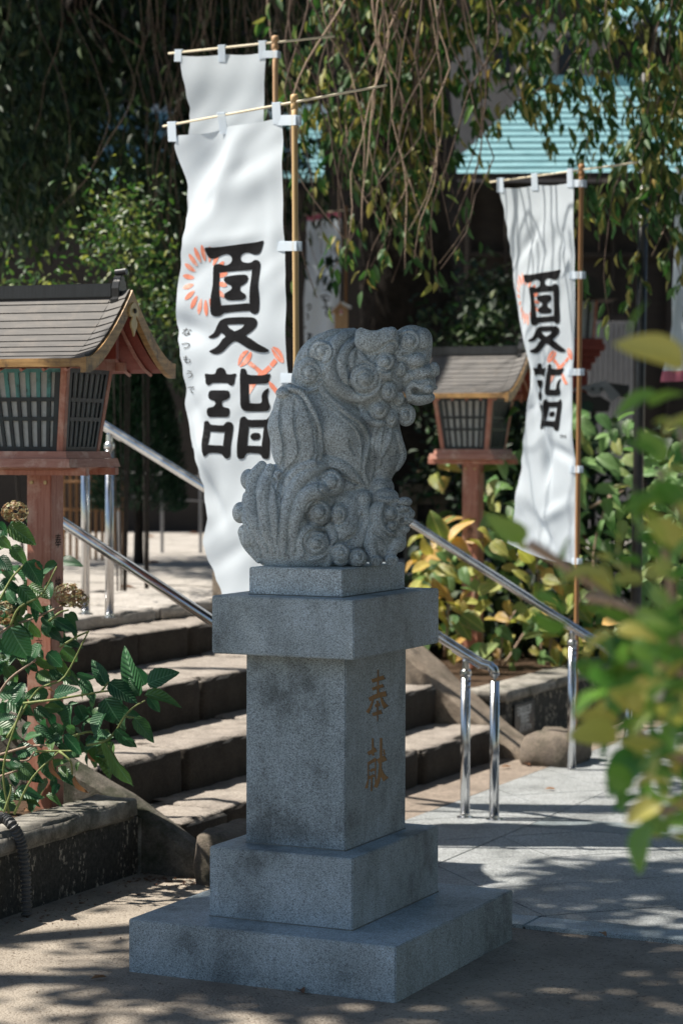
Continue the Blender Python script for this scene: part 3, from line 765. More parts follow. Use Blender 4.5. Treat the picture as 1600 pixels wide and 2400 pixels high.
    for sgn in (-1, 1):
        for k in range(NB):
            t0, t1 = k / NB, (k + 1) / NB
            y0, y1 = t0 * HY, t1 * HY; z0, z1 = zc(t0), zc(t1)
            n_ = Vector((0, z0 - z1, y1 - y0)).normalized() # outward for +y side
            def S_(x, t, up, lift=0):
                y = t * HY; z = zc(t)
                return (x, sgn * (y + n_.y * up), z + n_.z * up + lift)
            lf = .0022
            def board(xa, xb, xc, xd, l2=0):
                return W().add([S_(xa, t0, lf + l2 - .001), S_(xb, t0, lf + l2 - .001), S_(xc, t1 + .006, lf + .003 + l2), S_(xd, t1 + .006, lf + .003 + l2),
                                S_(xa, t0, -.010 + l2), S_(xb, t0, -.010 + l2), S_(xc, t1 + .006, -.006 + l2), S_(xd, t1 + .006, -.006 + l2)],
                               [(0, 1, 2, 3), (7, 6, 5, 4), (0, 4, 5, 1), (1, 5, 6, 2), (2, 6, 7, 3), (3, 7, 4, 0)])
            board(-HX + .055, HX - .055, HX - .060, -HX + .060).build('roof_board', M['roofboard'], rt)
            for e in (-1, 1):
                # edge shingle kicks upward towards the gable
                a0, a1 = e * (HX - .0545), e * (HX + .012)
                P0 = [S_(a0, t0, lf), S_(a1, t0, lf + .006, .012), S_(a1, t1 + .006, lf + .010, .012), S_(a0, t1 + .006, lf + .005)]
                P1 = [S_(a0, t0, -.008), S_(a1, t0, -.004, .008), S_(a1, t1 + .006, -.002, .008), S_(a0, t1 + .006, -.005)]
                W().add(P0 + P1, [(0, 1, 2, 3), (7, 6, 5, 4), (0, 4, 5, 1), (1, 5, 6, 2), (2, 6, 7, 3), (3, 7, 4, 0)]).build('edge_shingle', M['roofboard'], rt)
        # soffit and rafters
        for k in range(7):
            x = -HX + .07 + k * (2 * HX - .14) / 6
            pts = [(x, sgn * t * HY, zc(t) - .030) for t in (.12, .35, .6, .8, .97)]
            W().tube(pts, .008, 4).build('rafter', M['red'], rt)
        V = []; Fc = []
        for i in range(9):
            t = i / 8 * .985
            V += [(-HX + .02, sgn * t * HY, zc(t) - .014), (HX - .02, sgn * t * HY, zc(t) - .014), (HX - .02, sgn * t * HY, zc(t) - .022), (-HX + .02, sgn * t * HY, zc(t) - .022)]
            if i:
                b = (i - 1) * 4
                for q in range(4): Fc.append((b + q, b + (q + 1) % 4, b + 4 + (q + 1) % 4, b + 4 + q))
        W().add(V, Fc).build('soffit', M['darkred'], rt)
        W().box(-HX - .005, HX + .005, sgn * HY - .008, sgn * HY + .008, ze - .020, ze + .010).build('eave_fascia', M['bronze'], rt, bevel=.002)
        for e in (-1, 1): # curved bargeboards
            V = []; Fc = []
            for i in range(13):
                t = i / 12 * 1.04; tt = min(t, 1); z = zc(tt) + (0 if t <= 1 else .001); y = sgn * (t * HY); hgt = .046 - .004 * t
                x0, x1 = e * (HX + .0005), e * (HX + .022)
                V += [(x0, y, z + .010), (x1, y, z + .014), (x1, y, z - hgt), (x0, y, z - hgt)]
                if i:
                    b = (i - 1) * 4
                    for q in range(4): Fc.append((b + q, b + (q + 1) % 4, b + 4 + (q + 1) % 4, b + 4 + q))
            Fc += [(0, 1, 2, 3), (51, 50, 49, 48)]
            W().add(V, Fc).build('bargeboard', M['bronze'], rt)
    for e in (-1, 1):
        # gable pendant: leaf outline with two scrolls and a rosette
        o_ = [(0, -.03), (.032, -.05), (.038, -.072), (.028, -.085), (.02, -.078), (.014, -.09), (.026, -.104), (.022, -.122), (.010, -.135), (0, -.155)]
        o_ = o_ + [(-y, z) for y, z in o_[::-1][1:-1]]
        zp = ze + H_
        W().prism([(e * (HX + .0225), y, zp + z) for y, z in smooth_loop(o_, 2)], (e * .006, 0, 0)).build('gable_pendant', M['gold'], rt)
        W().tube([(e * (HX + .029), 0, zp - .062), (e * (HX + .034), 0, zp - .062)], .009, 12).build('rosette', M['darkwood'], rt)
        W().prism([(e * (HX - .12), -.15, ze + .012), (e * (HX - .12), .15, ze + .012), (e * (HX - .12), .04, ze + .15), (e * (HX - .12), -.04, ze + .15)], (e * -.01, 0, 0)).build('gable_board', M['red'], rt)
    zr = ze + H_
    W().box(-HX + .05, HX - .05, -.028, .028, zr - .012, zr + .038).build('ridge_beam', M['black'], rt, bevel=.003)
    for e in (-1, 1):
        o_ = [(-.044, -.035), (-.046, -.02), (-.030, -.012), (-.034, .02), (-.026, .045), (-.018, .05), (-.016, .062), (0, .072), (.016, .062), (.018, .05), (.026, .045), (.034, .02), (.030, -.012), (.046, -.02), (.044, -.035)]
        x0 = e * (HX - .048)
        rid = W().prism([(x0, y, zr + z) for y, z in o_], (e * .03, 0, 0)).build('ridge_end_tile', M['black'], rt, bevel=.002)
        W().tube([(x0 + e * .002, 0, zr + .078), (x0 + e * .045, 0, zr + .082)], .012, 12).build('ridge_end_knob', M['black'], rid)
    for (face, s, u, z, hh) in marks: # ink characters on the post
        v, f = glyph(s)
        if face == 'front': W().add([(u + x * hh, -h - .0012, z + y * hh) for x, y in v], f).build('ink_character', M['ink'], rt)
        else: W().add([(h + .0012, u + x * hh, z + y * hh) for x, y in v], f).build('ink_character', M['ink'], rt)
    return rt
lf = ad(117, 1861, 8.3); print('lantern foot corner', lf)
f1 = (lf[0] - .05, lf[1] + .05, .25)
lantern(f1, math.radians(5), 'near red wooden lantern cut by the left edge, its lattice top painted teal', True,
        (('side', '奉', .004, 1.235, .055), ('side', '納', .004, 1.08, .05), ('front', '六', 0, .865, .032), ('front', '人', 0, .82, .03)))
def z_at(py, d): return 1.6 - (py - 1040) / 5280 * d
f2c = ad(1106, 1590, 13.45)
f2 = (f2c[0], f2c[1], .2); print('lantern 2', f2)
rt2 = lantern(f2, math.radians(1), 'smaller far wooden lantern standing among yellow hydrangea leaves', False,
        (('front', '彦', .002, z_at(1243, 13.4), .045), ('front', '日', .002, z_at(1259, 13.4), .03), ('front', '本', .002, z_at(1274, 13.4), .036), ('front', '町', .002, z_at(1297, 13.4), .042),
         ('front', '人', .002, z_at(1353, 13.4), .03), ('front', '奉', .002, z_at(1382, 13.4), .045), ('front', '納', .002, z_at(1412, 13.4), .04)))

# ---------------------------------------------------------------- banners
def c4(x, y): return 380 + x / 2.9037, 60 + y / 2.9037
def c5(x, y): return 400 + x / 3.4588, 740 + y / 3.4588
def c6(x, y): return 940 + x / 2.3757, 360 + y / 2.3757
K = []  # black shapes: list of loops in banner-1 pixels
def K4(*loops): K.append([[c4(*p) for p in smooth_loop(l, 2)] for l in loops])
def K5(*loops): K.append([[c5(*p) for p in smooth_loop(l, 2)] for l in loops])
K4([(305,1513),(360,1510),(420,1504),(560,1484),(640,1473),(690,1463),(684,1495),(674,1530),(655,1555),(620,1558),(590,1546),(560,1546),(535,1562),(530,1585),(545,1608),(585,1614),(610,1608),(625,1596),(650,1596),(668,1615),(670,1660),(668,1720),(665,1780),(670,1850),(670,1925),(660,1955),(635,1964),(608,1952),(595,1942),(500,1948),(415,1957),(395,1972),(365,1980),(335,1972),(324,1945),(328,1860),(342,1760),(345,1670),(350,1636),(372,1622),(400,1624),(430,1632),(460,1620),(474,1598),(472,1572),(450,1556),(420,1560),(385,1575),(345,1588),(318,1578),(307,1550)],
   [(390,1685),(392,1681),(500,1671),(612,1662),(613,1664),(607,1780),(601,1886),(598,1889),(500,1896),(398,1903),(396,1900),(391,1790)])
K4([(420,1725),(438,1708),(500,1698),(568,1695),(588,1712),(584,1742),(560,1763),(538,1776),(536,1800),(556,1818),(578,1832),(572,1858),(545,1868),(500,1870),(448,1868),(424,1850),(428,1824),(455,1808),(476,1790),(472,1768),(436,1752)])
K5([(287,172),(335,140),(362,85),(390,38),(440,18),(520,12),(600,11),(680,15),(712,38),(714,75),(692,108),(652,140),(618,162),(665,188),(725,230),(805,280),(765,298),(700,290),(630,262),(570,225),(525,206),(480,235),(430,285),(385,310),(345,310),(305,288),(350,262),(385,232),(412,192),(440,168),(402,138),(375,165),(330,184)],
   [(455,76),(470,72),(590,69),(598,80),(575,103),(525,125),(515,122),(475,100)])
K5([(275,470),(320,474),(362,468),(370,440),(390,422),(415,420),(440,436),(453,470),(490,474),(535,468),(529,505),(526,548),(505,568),(475,552),(455,546),(360,545),(335,550),(312,565),(288,548),(283,512)])
K5([(313,632),(330,606),(400,604),(478,607),(492,630),(490,662),(465,682),(438,692),(430,715),(438,736),(462,745),(488,752),(492,785),(482,814),(460,822),(390,822),(322,820),(304,800),(304,765),(322,745),(358,738),(378,715),(370,692),(338,682),(315,664)])
K5([(268,870),(285,852),(310,855),(330,880),(380,886),(440,888),(460,865),(490,860),(515,882),(513,960),(500,1060),(495,1135),(472,1158),(445,1150),(425,1122),(380,1113),(330,1115),(308,1145),(285,1050),(272,950)],
   [(330,942),(334,940),(446,945),(448,948),(436,1050),(432,1052),(322,1046),(320,1042)])
K5([(568,440),(590,428),(615,436),(626,474),(680,482),(740,482),(808,470),(800,510),(788,545),(740,552),(644,555),(640,560),(643,640),(645,700),(650,708),(720,710),(735,690),(735,650),(755,610),(795,587),(781,640),(785,690),(800,730),(788,765),(760,775),(690,777),(620,775),(590,760),(576,720),(570,560)])
K5([(565,850),(580,822),(608,817),(630,842),(700,843),(770,840),(790,815),(815,830),(820,900),(812,1000),(808,1080),(800,1150),(775,1162),(745,1150),(730,1122),(680,1115),(622,1116),(600,1152),(570,1162),(548,1145),(550,1050),(558,950)],
   [(640,907),(643,904),(746,904),(749,907),(741,1052),(738,1055),(631,1052),(628,1048)])
K5([(650,978),(668,952),(712,950),(728,972),(718,1003),(690,1007),(663,1004)])
RP = []  # coral print
for k in range(18):
    a = math.radians(k * 20 + 8); ca, sa = math.cos(a), math.sin(a)
    lp = []
    for s_, wd in ((.56, 0), (.64, .06), (.80, .10), (.96, .075), (1.05, 0), (.96, -.075), (.80, -.10), (.64, -.06)):
        lp.append(c4(290 + 150 * (ca * s_ - sa * wd * .95), 1735 + 232 * (sa * s_ + ca * wd * .75)))
    RP.append([smooth_loop(lp, 2)])
for h in ([(547, 408), (550, 345), (590, 290), (640, 283), (590, 340)], [(558, 412), (600, 352), (655, 288), (662, 330), (625, 385), (585, 408)],
          [(818, 258), (870, 320), (912, 380), (880, 372), (840, 330)], [(828, 254), (875, 262), (908, 315), (916, 382), (872, 310)]):
    RP.append([[c5(*p) for p in smooth_loop(h, 2)]])
for h in ([(652, 368), (695, 405), (680, 432), (625, 395)], [(698, 408), (740, 445), (712, 475), (682, 436)], [(840, 345), (865, 375), (825, 420), (795, 395)], [(790, 400), (818, 428), (700, 545), (645, 640), (640, 555), (700, 480)],
          [(790, 520), (830, 555), (900, 650), (860, 655), (800, 575)]):
    RP.append([[c5(*p) for p in h]])
B1L = [(316, 416.5), (342, 406.5), (387, 418), (432, 428), (473, 433.4), (542, 431.7), (611, 423), (680, 414.4), (760, 411), (783, 417), (841, 426), (899, 431.8), (942, 431.8), (1015, 443.4), (1087, 460.7), (1145, 475), (1217, 486.7), (1272, 475.7), (1312, 486.7), (1347, 501), (1390, 518.5), (1440, 540)]
B1R = [(273, 660.7), (439, 663), (577, 667.6), (663, 670.3), (760, 670), (841, 670), (902, 674.7), (1000, 676), (1200, 682), (1300, 684), (1440, 686)]
B3L = [(438, 1169.4), (549, 1188), (697, 1209), (865, 1230), (970, 1230), (1118, 1218), (1177, 1207), (1269, 1188)]
B3R = [(427, 1344), (655, 1346), (865, 1342), (991, 1340), (1139, 1348), (1320, 1350)]
B2L = [(129, 423), (253, 443.7), (315, 442), (700, 436), (1050, 450)]
B2R = [(120, 625), (136, 624), (198, 619), (280, 619), (700, 628), (1060, 630)]
def itp(tab, y): return float(np.interp(y, [t[0] for t in tab], [t[1] for t in tab]))
def ray_plane(px, py, P0, n):
    r = ray(px, py); return CAM + r * (np.dot(P0 - CAM, n) / np.dot(r, n))
def banner(label, pole_top, pole_bot, depth, ang, rod, left, right, topL, topR, botL, botR, folds, tabs_top, tabs_side, print_map=None, pole_mat='bamboo', pole_foot=0, pr=.0115, cloth='cloth', hem=None, ground_z=None):
    """cloth hangs from its rod in a vertical plane through the pole; ang = angle of that plane from the view axis"""
    P0 = ad(pole_top[0], pole_top[1], depth)
    q = -ang; ex = math.sin(q), math.cos(q)
    e = np.array([ex[0] * math.cos(TH) - ex[1] * math.sin(TH), ex[0] * math.sin(TH) + ex[1] * math.cos(TH), 0.])
    n = np.array([e[1], -e[0], 0.]); 
    if np.dot(n, CAM - P0) < 0: n = -n
    PB = ray_plane(pole_bot[0], pole_bot[1], P0, n)
    rt = root('banner', (P0[0], P0[1], ground_z if ground_z is not None else 0), label, 'banner', 'tall white festival banners on bamboo poles')
    gz = ground_z if ground_z is not None else 0
    t = (gz - P0[2]) / (PB[2] - P0[2]); PG = P0 + (PB - P0) * t
    pts = [P0 + (PG - P0) * k / 24 for k in range(25)]
    MB().tube(pts, [pr * (1.02 if k % 5 else 1.12) for k in range(25)], 12).build('pole', M[pole_mat], rt, smooth=True)
    MB().lathe([(pr * .8, .012), (pr * 1.35, .008), (pr * 1.45, -.004), (pr * 1.3, -.02), (pr * 1.05, -.022), (pr * 1.3, -.028), (pr * 1.3, -.045), (pr, -.05)], tuple(P0), 14).build('pole_cap', M[pole_mat], rt, smooth=True)
    W_ = lambda px, py, off=0.: ray_plane(px, py, P0, n) + n * off
    ra, rb = W_(*rod[0]), W_(*rod[1]); MB().tube([ra, rb], .0052, 8).build('crossbar', M['rodm'], rt, smooth=True)
    def disp(px, py):
        d = 0
        for (fx, fy, sx, sy, th, amp) in folds:
            dx, dy = px - fx, py - fy; c, s = math.cos(th), math.sin(th)
            a, b = (dx * c + dy * s) / sx, (-dx * s + dy * c) / sy
            d += amp * math.exp(-(a * a + b * b))
        d += .004 * math.sin(px * .03 + py * .011) + .003 * math.sin(px * .021 - py * .017 + 1) + .0018 * math.sin(py * .05 + px * .01) + .0012 * math.sin(px * .09 + py * .06 + 2 * math.sin(py * .02))
        return d
    nu, nv = 40, 150
    V = []
    for j in range(nv + 1):
        v = j / nv
        yl = topL + (botL - topL) * v; yr = topR + (botR - topR) * v
        for i in range(nu + 1):
            u = i / nu; y = yl + (yr - yl) * u; sag = math.sin(math.pi * (u * 2 % 1)) * 4 * (1 - v) ** 8 + 10 * math.sin(u * math.pi) * v ** 6
            y += sag; x = itp(left, yl + (yr - yl) * .0) * (1 - u) + itp(right, yr) * u
            x += 1.1 * math.sin(y * .11 + 2 * math.sin(y * .023)) * max(0, 1 - u * 9)
            V.append(W_(x, y, disp(x, y)))
    Fc = [(j * (nu + 1) + i, j * (nu + 1) + i + 1, (j + 1) * (nu + 1) + i + 1, (j + 1) * (nu + 1) + i) for j in range(nv) for i in range(nu)]
    cl = npmesh('cloth', V, Fc, M[cloth], rt, smooth=True)
    # narrow stitched hem along the free edge and the top
    for (kx, ky, wdt) in tabs_top:
        top = ray_rod(rod, kx); lo_ = ky + 14
        q_ = [W_(top[0] - wdt / 2, top[1] - 5, .008), W_(top[0] + wdt / 2, top[1] - 6, .008), W_(kx + wdt / 2 + .5, lo_, disp(kx, lo_) + .0035), W_(kx - wdt / 2, lo_, disp(kx, lo_) + .0035)]
        MB().hexa(q_, [p - n * .002 for p in q_]).build('loop_tab', M[cloth], rt)
        q_ = [W_(top[0] - wdt / 2, top[1] - 5, -.008), W_(top[0] + wdt / 2, top[1] - 6, -.008), W_(top[0] + wdt / 2, top[1] - 6.1, .0079), W_(top[0] - wdt / 2, top[1] - 5.1, .0079)]
        MB().hexa(q_, [p + np.array([0, 0, .002]) for p in q_]).build('loop_tab', M[cloth], rt)
    for (ky, hgt) in tabs_side:
        pxp = pole_top[0] + (pole_bot[0] - pole_top[0]) * (ky - pole_top[1]) / (pole_bot[1] - pole_top[1]); xr = itp(right, ky)
        rp = pr * F / depth
        q_ = [W_(xr - hgt * .75, ky - hgt / 2, disp(xr, ky) + .003), W_(pxp + rp + 1.5, ky - hgt / 2, pr + .003), W_(pxp + rp + 1.5, ky + hgt / 2, pr + .003), W_(xr - hgt * .75, ky + hgt / 2, disp(xr, ky) + .003)]
        MB().hexa(q_, [p - n * .002 for p in q_]).build('side_tab', M[cloth], rt)
        q_ = [W_(pxp + rp + 1.5, ky - hgt / 2, pr + .0029), W_(pxp + rp + 1.5, ky - hgt / 2, -pr - .003), W_(pxp + rp + 1.5, ky + hgt / 2, -pr - .003), W_(pxp + rp + 1.5, ky + hgt / 2, pr + .0029)]
        MB().hexa(q_, [p + e * -.002 for p in q_]).build('side_tab', M[cloth], rt)
    if print_map:
        k = 0
        for loops in RP:
            v, f = fillpoly(loops, 12)
            MB().add([W_(*print_map(x, y), disp(*print_map(x, y)) + .0016) for x, y in v], f).build('coral_print', M['printred'], rt)
        for loops in K:
            v, f = fillpoly(loops, 12)
            MB().add([W_(*print_map(x, y), disp(*print_map(x, y)) + .0026) for x, y in v], f).build('black_lettering', M['ink'], rt)
        for s_, (x, y) in zip('なつもうで', ((110, 135), (125, 245), (140, 360), (155, 480), (160, 605))):
            gx, gy = c5(x, y); v, f = glyph(s_)
            m_ = []
            for a, b in v:
                q_ = print_map(gx + a * 21, gy - b * 21); m_.append(W_(*q_, disp(*q_) + .003))
            MB().add(m_, f).build('small_lettering', M['ink'], rt)
        v, f = glyph('TM')
        m_ = []
        for a, b in v:
            q_ = print_map(648 + a * 17, 1095 - b * 17); m_.append(W_(*q_, disp(*q_) + .003))
        MB().add(m_, f).build('trade_mark', M['ink'], rt)
    return rt, W_, disp
def ray_rod(rod, kx):
    (x0, y0), (x1, y1) = rod; return (kx, y0 + (y1 - y0) * (kx - x0) / (x1 - x0))
A = math.radians
banner('nearest tall white banner with big black characters directly behind the lion statue', (690, 228), (697, 1300), 8.85, A(40), ((383, 296), (905, 199.5)), B1L, B1R, 317, 274, 1440, 1452,
       [(470, 390, 40, 110, A(20), -.045), (520, 420, 26, 120, A(24), .022), (490, 470, 16, 34, A(20), -.018), (600, 420, 60, 30, A(-50), .016), (560, 400, 40, 18, A(-45), -.010), (460, 640, 40, 60, A(30), -.012), (440, 770, 50, 26, A(30), -.02),
        (455, 960, 16, 60, A(-20), -.018), (480, 1060, 13, 90, A(-14), .024), (500, 1170, 16, 60, A(-18), -.026), (535, 1300, 22, 60, A(50), -.016), (560, 1250, 40, 60, A(0), .015), (640, 520, 18, 200, 0, .008), (540, 560, 80, 16, A(-10), .006)],
       [(405, 318, 19), (521, 300, 18), (650, 277, 19)], [(282, 24), (577, 23), (886, 22), (1180, 22)], lambda x, y: (x, y))
banner('blank looking white banner standing higher behind the nearest one', (645, 90), (650, 1240), 9.7, A(58), ((395.5, 125.4), (783.6, 84.8)), B2L, B2R, 131, 122, 1050, 1060,
       [(480, 170, 60, 60, 0, .01)], [(420, 131, 16), (521, 131, 16), (616, 124, 16)], [(128, 17), (420, 17), (700, 17)], lambda x, y: (450 + (x - 430) * .72, 360 + (y - 570) * .85 + 30), pole_mat='wood')
def map3(x, y):
    u = (x - itp(B1L, y)) / (itp(B1R, y) - itp(B1L, y)); yy = 430 + (y - 290) * .7375
    lowf = min(1, max(0, (y - 820) / 120))
    ua = float(np.interp(u, [0, .12, .27, .8, 1], [.03, .08, .20, .80, 1]))
    ub = float(np.interp(u, [0, .05, .16, .52, .56, .86, 1], [.03, .06, .30, .385, .42, .80, 1]))
    u3 = ua * (1 - lowf) + ub * lowf
    return itp(B3L, yy) + u3 * (itp(B3R, yy) - itp(B3L, yy)), yy
b3g = .15
banner('white banner on a brown bamboo pole in front of the far green hydrangea', (1362, 390), (1350, 1440), 11.2, A(38.7), ((1148, 427), (1491, 381)), B3L, B3R, 440, 427, 1272, 1322,
       [(1225, 860, 14, 150, A(-12), -.04), (1255, 900, 12, 150, A(-8), .03), (1266, 1000, 9, 110, A(-8), -.03), (1240, 560, 10, 40, A(30), -.014), (1310, 560, 10, 40, A(-30), -.012), (1280, 1085, 10, 40, A(0), -.026), (1315, 1060, 34, 12, A(35), -.016),
        (1300, 1200, 40, 16, A(-35), .018), (1262, 1230, 11, 60, A(-30), -.03), (1230, 1180, 14, 60, A(-25), .022), (1300, 700, 40, 80, 0, .012)],
       [(1173, 437, 15), (1253, 432, 14), (1337, 425, 14)], [(430, 17), (645, 17), (872, 16), (1100, 16), (1316, 16)], map3, pole_mat='bamboo_dark', ground_z=b3g)

# ---------------------------------------------------------------- the carved lion: a solid field, carved and meshed
class Field:
    """distance field on a grid; x, y in 1/2.8 photo pixels, w away from the camera in the same unit"""
    def __init__(s, x0, x1, y0, y1, w0, w1, st):
        s.st = st; s.o = np.array([x0, y0, w0], float); s.X = np.arange(x0, x1, st, dtype=np.float32); s.Y = np.arange(y0, y1, st, dtype=np.float32)
        s.Z = np.arange(w0, w1, st, dtype=np.float32); s.f = np.full((len(s.X), len(s.Y), len(s.Z)), 60, np.float32); s.dm = None
    def _box(s, lo, hi):
        a = np.maximum(0, np.floor((np.array(lo) - s.o) / s.st).astype(int)); b = np.minimum(s.f.shape, np.ceil((np.array(hi) - s.o) / s.st).astype(int) + 1)
        return None if (b <= a).any() else tuple(slice(i, j) for i, j in zip(a, b))
    def _apply(s, sl, d, k, sub):
        g = s.f[sl]
        if sub:
            d = -d; h = np.clip(.5 + .5 * (d - g) / k, 0, 1); s.f[sl] = g + (d - g) * h + k * h * (1 - h)
        else:
            h = np.clip(.5 - .5 * (d - g) / k, 0, 1); s.f[sl] = g + (d - g) * h - k * h * (1 - h)
    def ell(s, c, r, rot=0, k=14, sub=False):
        c = np.array(c, float); r = np.array(r, float); m = max(r) + 3 * k + 10
        sl = s._box(c - m, c + m)
        if sl is None: return
        x = s.X[sl[0]][:, None, None] - c[0]; y = s.Y[sl[1]][None, :, None] - c[1]; z = s.Z[sl[2]][None, None, :] - c[2]
        if rot: cr, sr = math.cos(rot), math.sin(rot); x, y = x * cr + y * sr, -x * sr + y * cr
        k0 = np.sqrt((x / r[0]) ** 2 + (y / r[1]) ** 2 + (z / r[2]) ** 2) + 1e-6
        k1 = np.sqrt((x / r[0] ** 2) ** 2 + (y / r[1] ** 2) ** 2 + (z / r[2] ** 2) ** 2) + 1e-9
        s._apply(sl, (k0 * (k0 - 1) / k1).astype(np.float32), k, sub)
    def tube(s, P, k=8, sub=False, fl=1.): # P: (x, y, w, r)
        P = [np.array(p, float) for p in P]
        for a, b in zip(P[:-1], P[1:]):
            m = max(a[3], b[3]) + 2 * k + 8
            sl = s._box(np.minimum(a[:3], b[:3]) - m, np.maximum(a[:3], b[:3]) + m)
            if sl is None: continue
            x = s.X[sl[0]][:, None, None] - a[0]; y = s.Y[sl[1]][None, :, None] - a[1]; z = (s.Z[sl[2]][None, None, :] - a[2]) / fl
            ba = b[:3] - a[:3]; ba = ba * np.array([1, 1, 1 / fl]); L2 = (ba ** 2).sum() + 1e-6
            h = np.clip((x * ba[0] + y * ba[1] + z * ba[2]) / L2, 0, 1)
            d = np.sqrt((x - ba[0] * h) ** 2 + (y - ba[1] * h) ** 2 + (z - ba[2] * h) ** 2) - (a[3] + (b[3] - a[3]) * h)
            s._apply(sl, d.astype(np.float32), k, sub)
    def depth(s):
        ins = s.f < 0; i = ins.argmax(2); hit = ins.any(2); s.dm = np.where(hit, s.Z[i], np.nan)
        D = s.dm.copy() # light blur so features lie on a calm surface
        for _ in range(3):
            Q = np.pad(D, 1, mode='edge'); st = np.stack([Q[1:-1, 1:-1], Q[:-2, 1:-1], Q[2:, 1:-1], Q[1:-1, :-2], Q[1:-1, 2:]])
            with np.errstate(all='ignore'):
                D = np.where(np.isnan(D), np.nan, np.nanmean(st, 0))
        s.dm = D
    def at(s, x, y, default=None):
        i = int(np.clip(round((x - s.o[0]) / s.st), 0, len(s.X) - 1)); j = int(np.clip(round((y - s.o[1]) / s.st), 0, len(s.Y) - 1))
        v = s.dm[i, j]
        if not np.isnan(v): return float(v)
        for r in range(1, 14):
            q = s.dm[max(0, i - r):i + r + 1, max(0, j - r):j + r + 1]
            if (~np.isnan(q)).any(): return float(np.nanmax(q))
        return default if default is not None else 0.
    def on(s, P, lift=.3, n=5, pad=None):
        Q = catmull([np.array(p, float) for p in P], n); out = []
        ws = [s.at(q[0], q[1]) for q in Q]
        ws = [sum(ws[max(0, i - 2):i + 3]) / len(ws[max(0, i - 2):i + 3]) for i in range(len(ws))]
        return [(q[0], q[1], w_ + q[2] * (1 - 2 * 0) * (-lift) + 0, q[2]) for q, w_ in zip(Q, ws)]
    def rib(s, P, lift=.25, k=4): s.tube(s.on(P, lift), k)
    def cut(s, P, lift=.2, k=3): s.tube(s.on([(a, b, r * 1.6 + 2) for a, b, r in P], lift - .5), k, True)
    def curl(s, x, y, R, turns=1.6, h=.55, dir=1, start=0, w=None, lift=.1, groove=.125, knob=.28, sx=1.):
        """domed boss with a spiral groove cut into it, ending round a small central knob"""
        w0 = s.at(x, y) if w is None else w
        turns = max(.85, turns * .66); knob = min(.46, knob + .05); groove *= 1.2
        if w is None: # a moat round the boss first
            m_ = [(x + R * sx * 1.06 * math.cos(a), y + R * 1.06 * math.sin(a), .12 * R) for a in np.linspace(0, 2 * math.pi, 21)]
            s.tube([(a, b, s.at(a, b), r) for a, b, r in m_], 4, True)
        w0 -= lift * R
        s.ell((x, y, w0 + R * .35), (R * sx, R, R * (h + .35)), k=3)
        pts = []; n = int(turns * 14); z = lambda q: w0 + R * .35 - R * (h + .35) * math.sqrt(max(.02, 1 - q * q))
        for i in range(n + 1):
            t = i / n; q = .93 - (.93 - knob - .05) * t; a = start + dir * 2 * math.pi * turns * t
            pts.append((x + R * sx * q * math.cos(a), y + R * q * math.sin(a), z(q), R * groove * (1.15 - .3 * t)))
        s.tube(pts, 2.5, True)
        s.ell((x, y, w0 - R * h * .88), (R * knob * sx, R * knob, R * knob * .62), k=2)
    def mesh(s):
        f = s.f; S_ = f < 0
        nx, ny, nz = f.shape
        c = np.zeros((nx - 1, ny - 1, nz - 1), np.int8)
        for i in (0, 1):
            for j in (0, 1):
                for k in (0, 1): c += S_[i:nx - 1 + i, j:ny - 1 + j, k:nz - 1 + k]
        act = (c > 0) & (c < 8); idx = np.full(act.shape, -1, np.int32); I, J, K_ = np.nonzero(act); idx[I, J, K_] = np.arange(len(I))
        acc = np.zeros((len(I), 3)); n = np.zeros(len(I))
        cor = [(i, j, k) for i in (0, 1) for j in (0, 1) for k in (0, 1)]
        for a in cor:
            for ax_ in range(3):
                if a[ax_]: continue
                b = list(a); b[ax_] = 1
                fa = f[I + a[0], J + a[1], K_ + a[2]]; fb = f[I + b[0], J + b[1], K_ + b[2]]
                m = (fa < 0) != (fb < 0); t = np.where(m, fa / np.where(m, fa - fb, 1), 0)
                p = np.array(a, float)[None, :].repeat(len(I), 0); p[:, ax_] += t
                acc[m] += p[m]; n[m] += 1
        V = acc / n[:, None] + np.stack([I, J, K_], 1)
        V = V * s.st + s.o; Q = []
        for ax_ in range(3):
            sl0 = [slice(1, -1)] * 3; sl0[ax_] = slice(0, -1); sl1 = list(sl0); sl1[ax_] = slice(1, None)
            a, b = S_[tuple(sl0)], S_[tuple(sl1)]; u, v = [q for q in range(3) if q != ax_]
            for flip in (0, 1):
                E = np.argwhere(a & ~b) if not flip else np.argwhere(~a & b)
                if not len(E): continue
                E = E + 1; E[:, ax_] -= 1
                def cell(du, dv):
                    q = E.copy(); q[:, u] -= du; q[:, v] -= dv; return idx[q[:, 0], q[:, 1], q[:, 2]]
                q = np.stack([cell(1, 1), cell(0, 1), cell(0, 0), cell(1, 0)], 1)
                if (ax_ == 1) ^ bool(flip): q = q[:, ::-1]
                Q.append(q)
        Q = np.concatenate(Q); return V, Q[(Q >= 0).all(1)]
def to_world(V, zmin):
    q = np.empty_like(V)
    for i, (x, y, w_) in enumerate(V): # the field's w runs straight away from the camera
        q[i] = ad(500 + x / 2.8, 740 + y / 2.8, 7.0 + w_ * .0004735)
    q[:, 2] = np.maximum(q[:, 2], zmin); return q

import time as _t; _t0 = _t.time()
STEP = 3.8
G = Field(90, 1530, 30, 1720, -480, 390, STEP)
E, T = G.ell, G.tube
